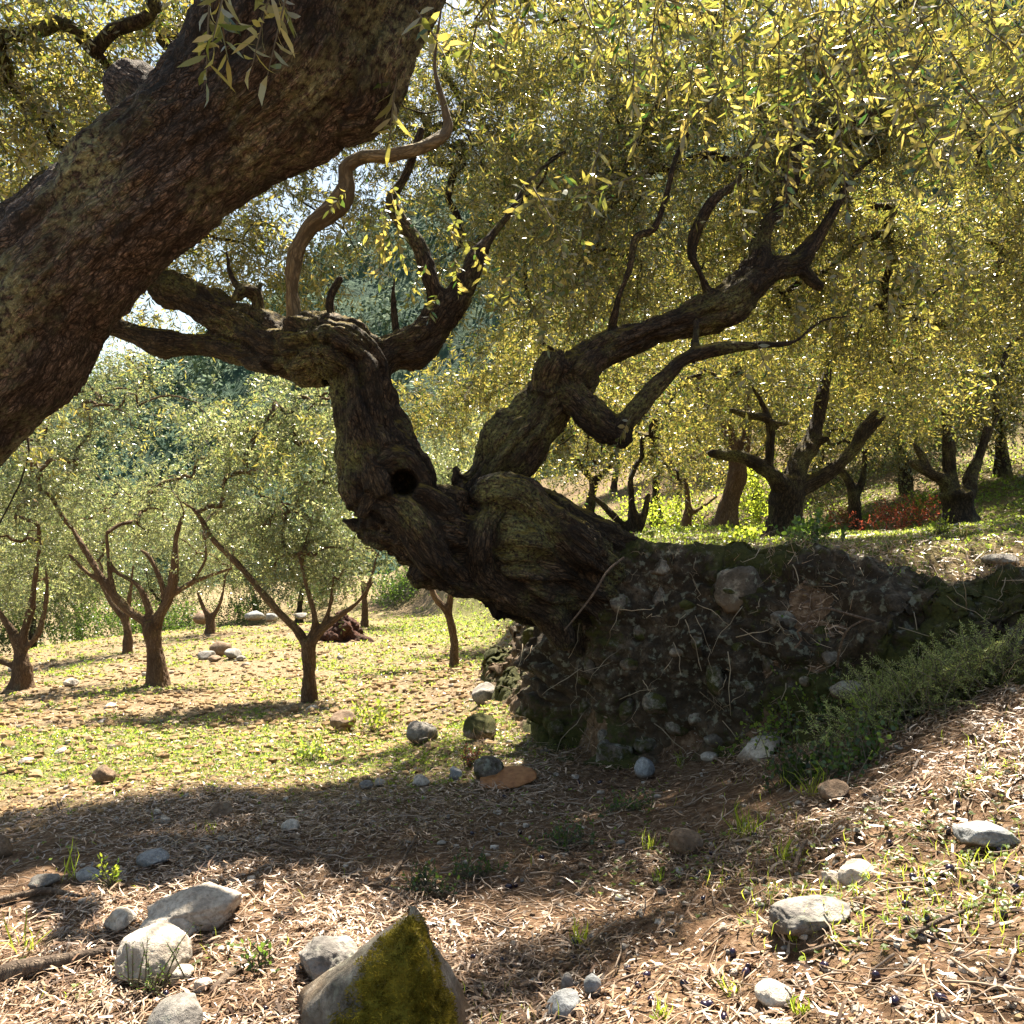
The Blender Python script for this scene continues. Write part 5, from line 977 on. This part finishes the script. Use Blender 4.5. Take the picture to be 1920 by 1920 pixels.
for k, (x, y, Y, w_, h) in enumerate([(1690, 1215, 3.2, 300, 150), (1830, 1190, 3.1, 280, 160), (1740, 1110, 3.35, 300, 120)]):
    plant(['feathery pale green bush spilling over the middle of the right bank', 'feathery pale green bush by the right border of the bank', 'upper feathery bush along the rim of the right bank'][k], x, y, w_, h, 260, FEATH, 40+k, .014, .0014, 46, Y=Y, up=.7, L=.17, name='feathery_bush', cat='bush', sag=.25)
plant('glowing yellow green bush between the reddish and forked trunks', 1420, 1010, 170, 150, 170, BRIGHT, 50, .05, .018, 12, Y=11.5, L=.35, name='bush', cat='bush')
plant('glowing yellow green bush left of the slim terrace tree', 1250, 1012, 170, 110, 150, BRIGHT, 51, .05, .018, 12, Y=13, L=.35, name='bush', cat='bush')
plant('red leaved bush below the many-limbed terrace tree', 1690, 1012, 190, 80, 120, REDL, 52, .04, .008, 14, Y=11.6, L=.25, name='bush', cat='bush')
plant('small red bush left of the larger one on the terrace', 1580, 1005, 90, 60, 80, REDL, 53, .04, .008, 14, Y=14, L=.25, name='bush', cat='bush')
plant('bright green sprig of a bush behind the many-limbed tree', 1735, 960, 70, 70, 50, BRIGHT, 54, .05, .018, 10, Y=13, L=.35, name='bush', cat='bush')
for k, (x, y, w_, h, Y) in enumerate([(60, 1235, 220, 120, 25), (170, 1215, 160, 110, 26), (250, 1200, 120, 90, 30), (330, 1180, 130, 80, 30), (460, 1160, 160, 70, 32), (740, 1140, 150, 80, 30), (840, 1135, 140, 80, 31), (930, 1130, 130, 70, 30), (600, 1140, 120, 60, 33), (-60, 1250, 200, 100, 24)]):
    plant(['dark green bush behind the twisted left tree', 'dark bush at the left brink of the field', 'dark bush left of the wide forked field tree', 'bush seen through the wide forked tree', 'bush behind the low forked tree', 'dark bush behind the distant thin tree', 'dark bush behind the golden sapling', 'bush under the trunk belly at the back', 'bush behind the far stump', 'dark bush past the left border'][k], x, y, w_, h, 260, SHRUBG, 60+k, .08, .03, 12, Y=Y, L=.7, name='bush', cat='bush', stem=False)

# ------------------------------------------------------------------ sticks, olives, oddments
def stick(label, pts, mat=STICK, name='fallen_stick', cat='stick', lift=.01, abs_=False):
    A = []
    for x, y, r in pts:
        c = gpix(x, y, .9); A.append([c[0], c[1], c[2]+r*c[1]/F*.6+lift, r*c[1]/F])
    D = catmull(np.array(A), .02); D[:, 3] *= 1+.15*vnoise(D[:, :3]*60, 2); V, Q, T3 = tube(D[:, :3], D[:, 3], 8); o = D[0, :3]; q = V*np.array([1, 1, .3])
    ob = mk(name, V-o, [Q, T3], mat, vattr={'bq': q}); ob.location = o; tag(ob, label, cat)
stick('thick weathered root lying at the left edge of the litter', [(-30, 1858, 20), (40, 1835, 17), (110, 1818, 14), (200, 1800, 9), (262, 1795, 4)])
stick('bent dry branch curving in from the left border', [(-20, 1706, 7), (40, 1688, 7), (90, 1680, 6), (150, 1690, 3)])
stick('thin straight twig slanting up in the shaded litter', [(722, 1672, 3), (745, 1640, 3), (762, 1615, 2.5), (785, 1570, 1.5)], lift=.02)
stick('long pale stalk running across the litter at the centre left', [(500, 1580, 2), (530, 1592, 2), (570, 1606, 2), (620, 1618, 1.5)], lift=.02)
stick('flat silver splinter of wood right of the oval seedling', [(398, 1872, 7), (430, 1840, 9), (462, 1815, 4)])
stick('pale twig lying below the smooth rounded grey rock', [(1500, 1800, 4), (1560, 1785, 4), (1620, 1775, 3), (1690, 1778, 2)])
stick('curved dry stalk near the right edge of the hump', [(1700, 1770, 4), (1760, 1740, 4), (1810, 1720, 3), (1850, 1700, 2)])
stick('dark twig standing out on the hump crest', [(1490, 1650, 4), (1500, 1620, 4), (1512, 1600, 3)], lift=.03)
def arch(label, pts, name='dry_vine', cat='vine'):
    L = px_limb(pts); D = catmull(L, .02); V, Q, T3 = tube(D[:, :3], D[:, 3], 6); o = D[0, :3]; ob = mk(name, V-o, [Q, T3], STICK, vattr={'bq': V}); ob.location = o; tag(ob, label, cat)
arch('curly dry vine arching out of the bank at right', [(1640, 1165, 3.3, 2.5), (1585, 1150, 3.25, 2.5), (1550, 1141, 3.2, 2.5), (1520, 1150, 3.2, 2.5), (1512, 1170, 3.2, 2.2), (1495, 1185, 3.2, 2), (1503, 1200, 3.2, 2), (1490, 1215, 3.2, 1.5)])
arch('pale root thread drooping from the terrace beside the trunk', [(1170, 1045, 4.1, 2.2), (1140, 1070, 4.05, 2.2), (1115, 1110, 4., 2.2), (1085, 1150, 4., 2), (1058, 1182, 4.0, 1.5)])
arch('thin yellow stem rising from the foot of the bank', [(1570, 1250, 3.4, 2.5), (1575, 1215, 3.35, 2.5), (1590, 1180, 3.3, 2.2), (1625, 1160, 3.3, 1.6)])
o = mk('clay_shard', (rockV(4, 808, 4, .8, .05)*np.array([.155, .11, .012]))@rotm(.18, -.10, .1).T, ICO[4][1], TERRA); c = gpix(950, 1478); o.location = c+np.array([0, .05, .028]); tag(o, 'flat orange brown shard lying at the foot of the bank corner', 'shard')
mo = mk('fallen_olive', ICO[3][0]*np.array([.008, .008, .011]), ICO[3][1], FRUIT); rgo = np.random.default_rng(77)
for k in range(84):
    if k < 72: px, py = rgo.uniform(880, 1920), rgo.uniform(1440, 1920)
    else: px, py = rgo.uniform(300, 1000), rgo.uniform(1800, 1920)
    c = gpix(px, py, .9); q = mo if k == 0 else mo.copy()
    if k: COL.objects.link(q)
    s = rgo.uniform(.8, 1.25); q.location = c+np.array([0, 0, .008]); q.scale = (s, s, s); q.rotation_euler = (rgo.uniform(0, 3), rgo.uniform(0, 3), rgo.uniform(0, 3)); tag(q, where_o(px, py), 'olive', 'fallen ripe olives')
# stump at the back of the field
c = gpix(640, 1188, 12); c[1] = 17; b = P(640, 1186, 17); b[2] = ground(b[0], b[1]); r = empty('tree_stump', b, 'dark reddish rotten stump with spreading roots beyond the long limbed field tree', 'stump')
gy = 960-(b[2]-CZ)/17*F
wood('trunk', [px_limb([(640, gy+4, 17, 34), (645, gy-25, 17, 24), (635, gy-48, 17, 12)]), px_limb([(640, gy-8, 17, 20), (600, gy, 17, 14), (575, gy+6, 17, 8)]), px_limb([(645, gy-8, 17, 20), (680, gy+2, 16.8, 12), (700, gy+8, 16.7, 6)])], mat_bark('rotten_wood', dark=(.03, .01, .006), mid=(.14, .05, .03), pale=(.3, .14, .09), lichamt=0, moss=False), r, voxel=.03, gnarl=.35, fis=.05, seed=9)
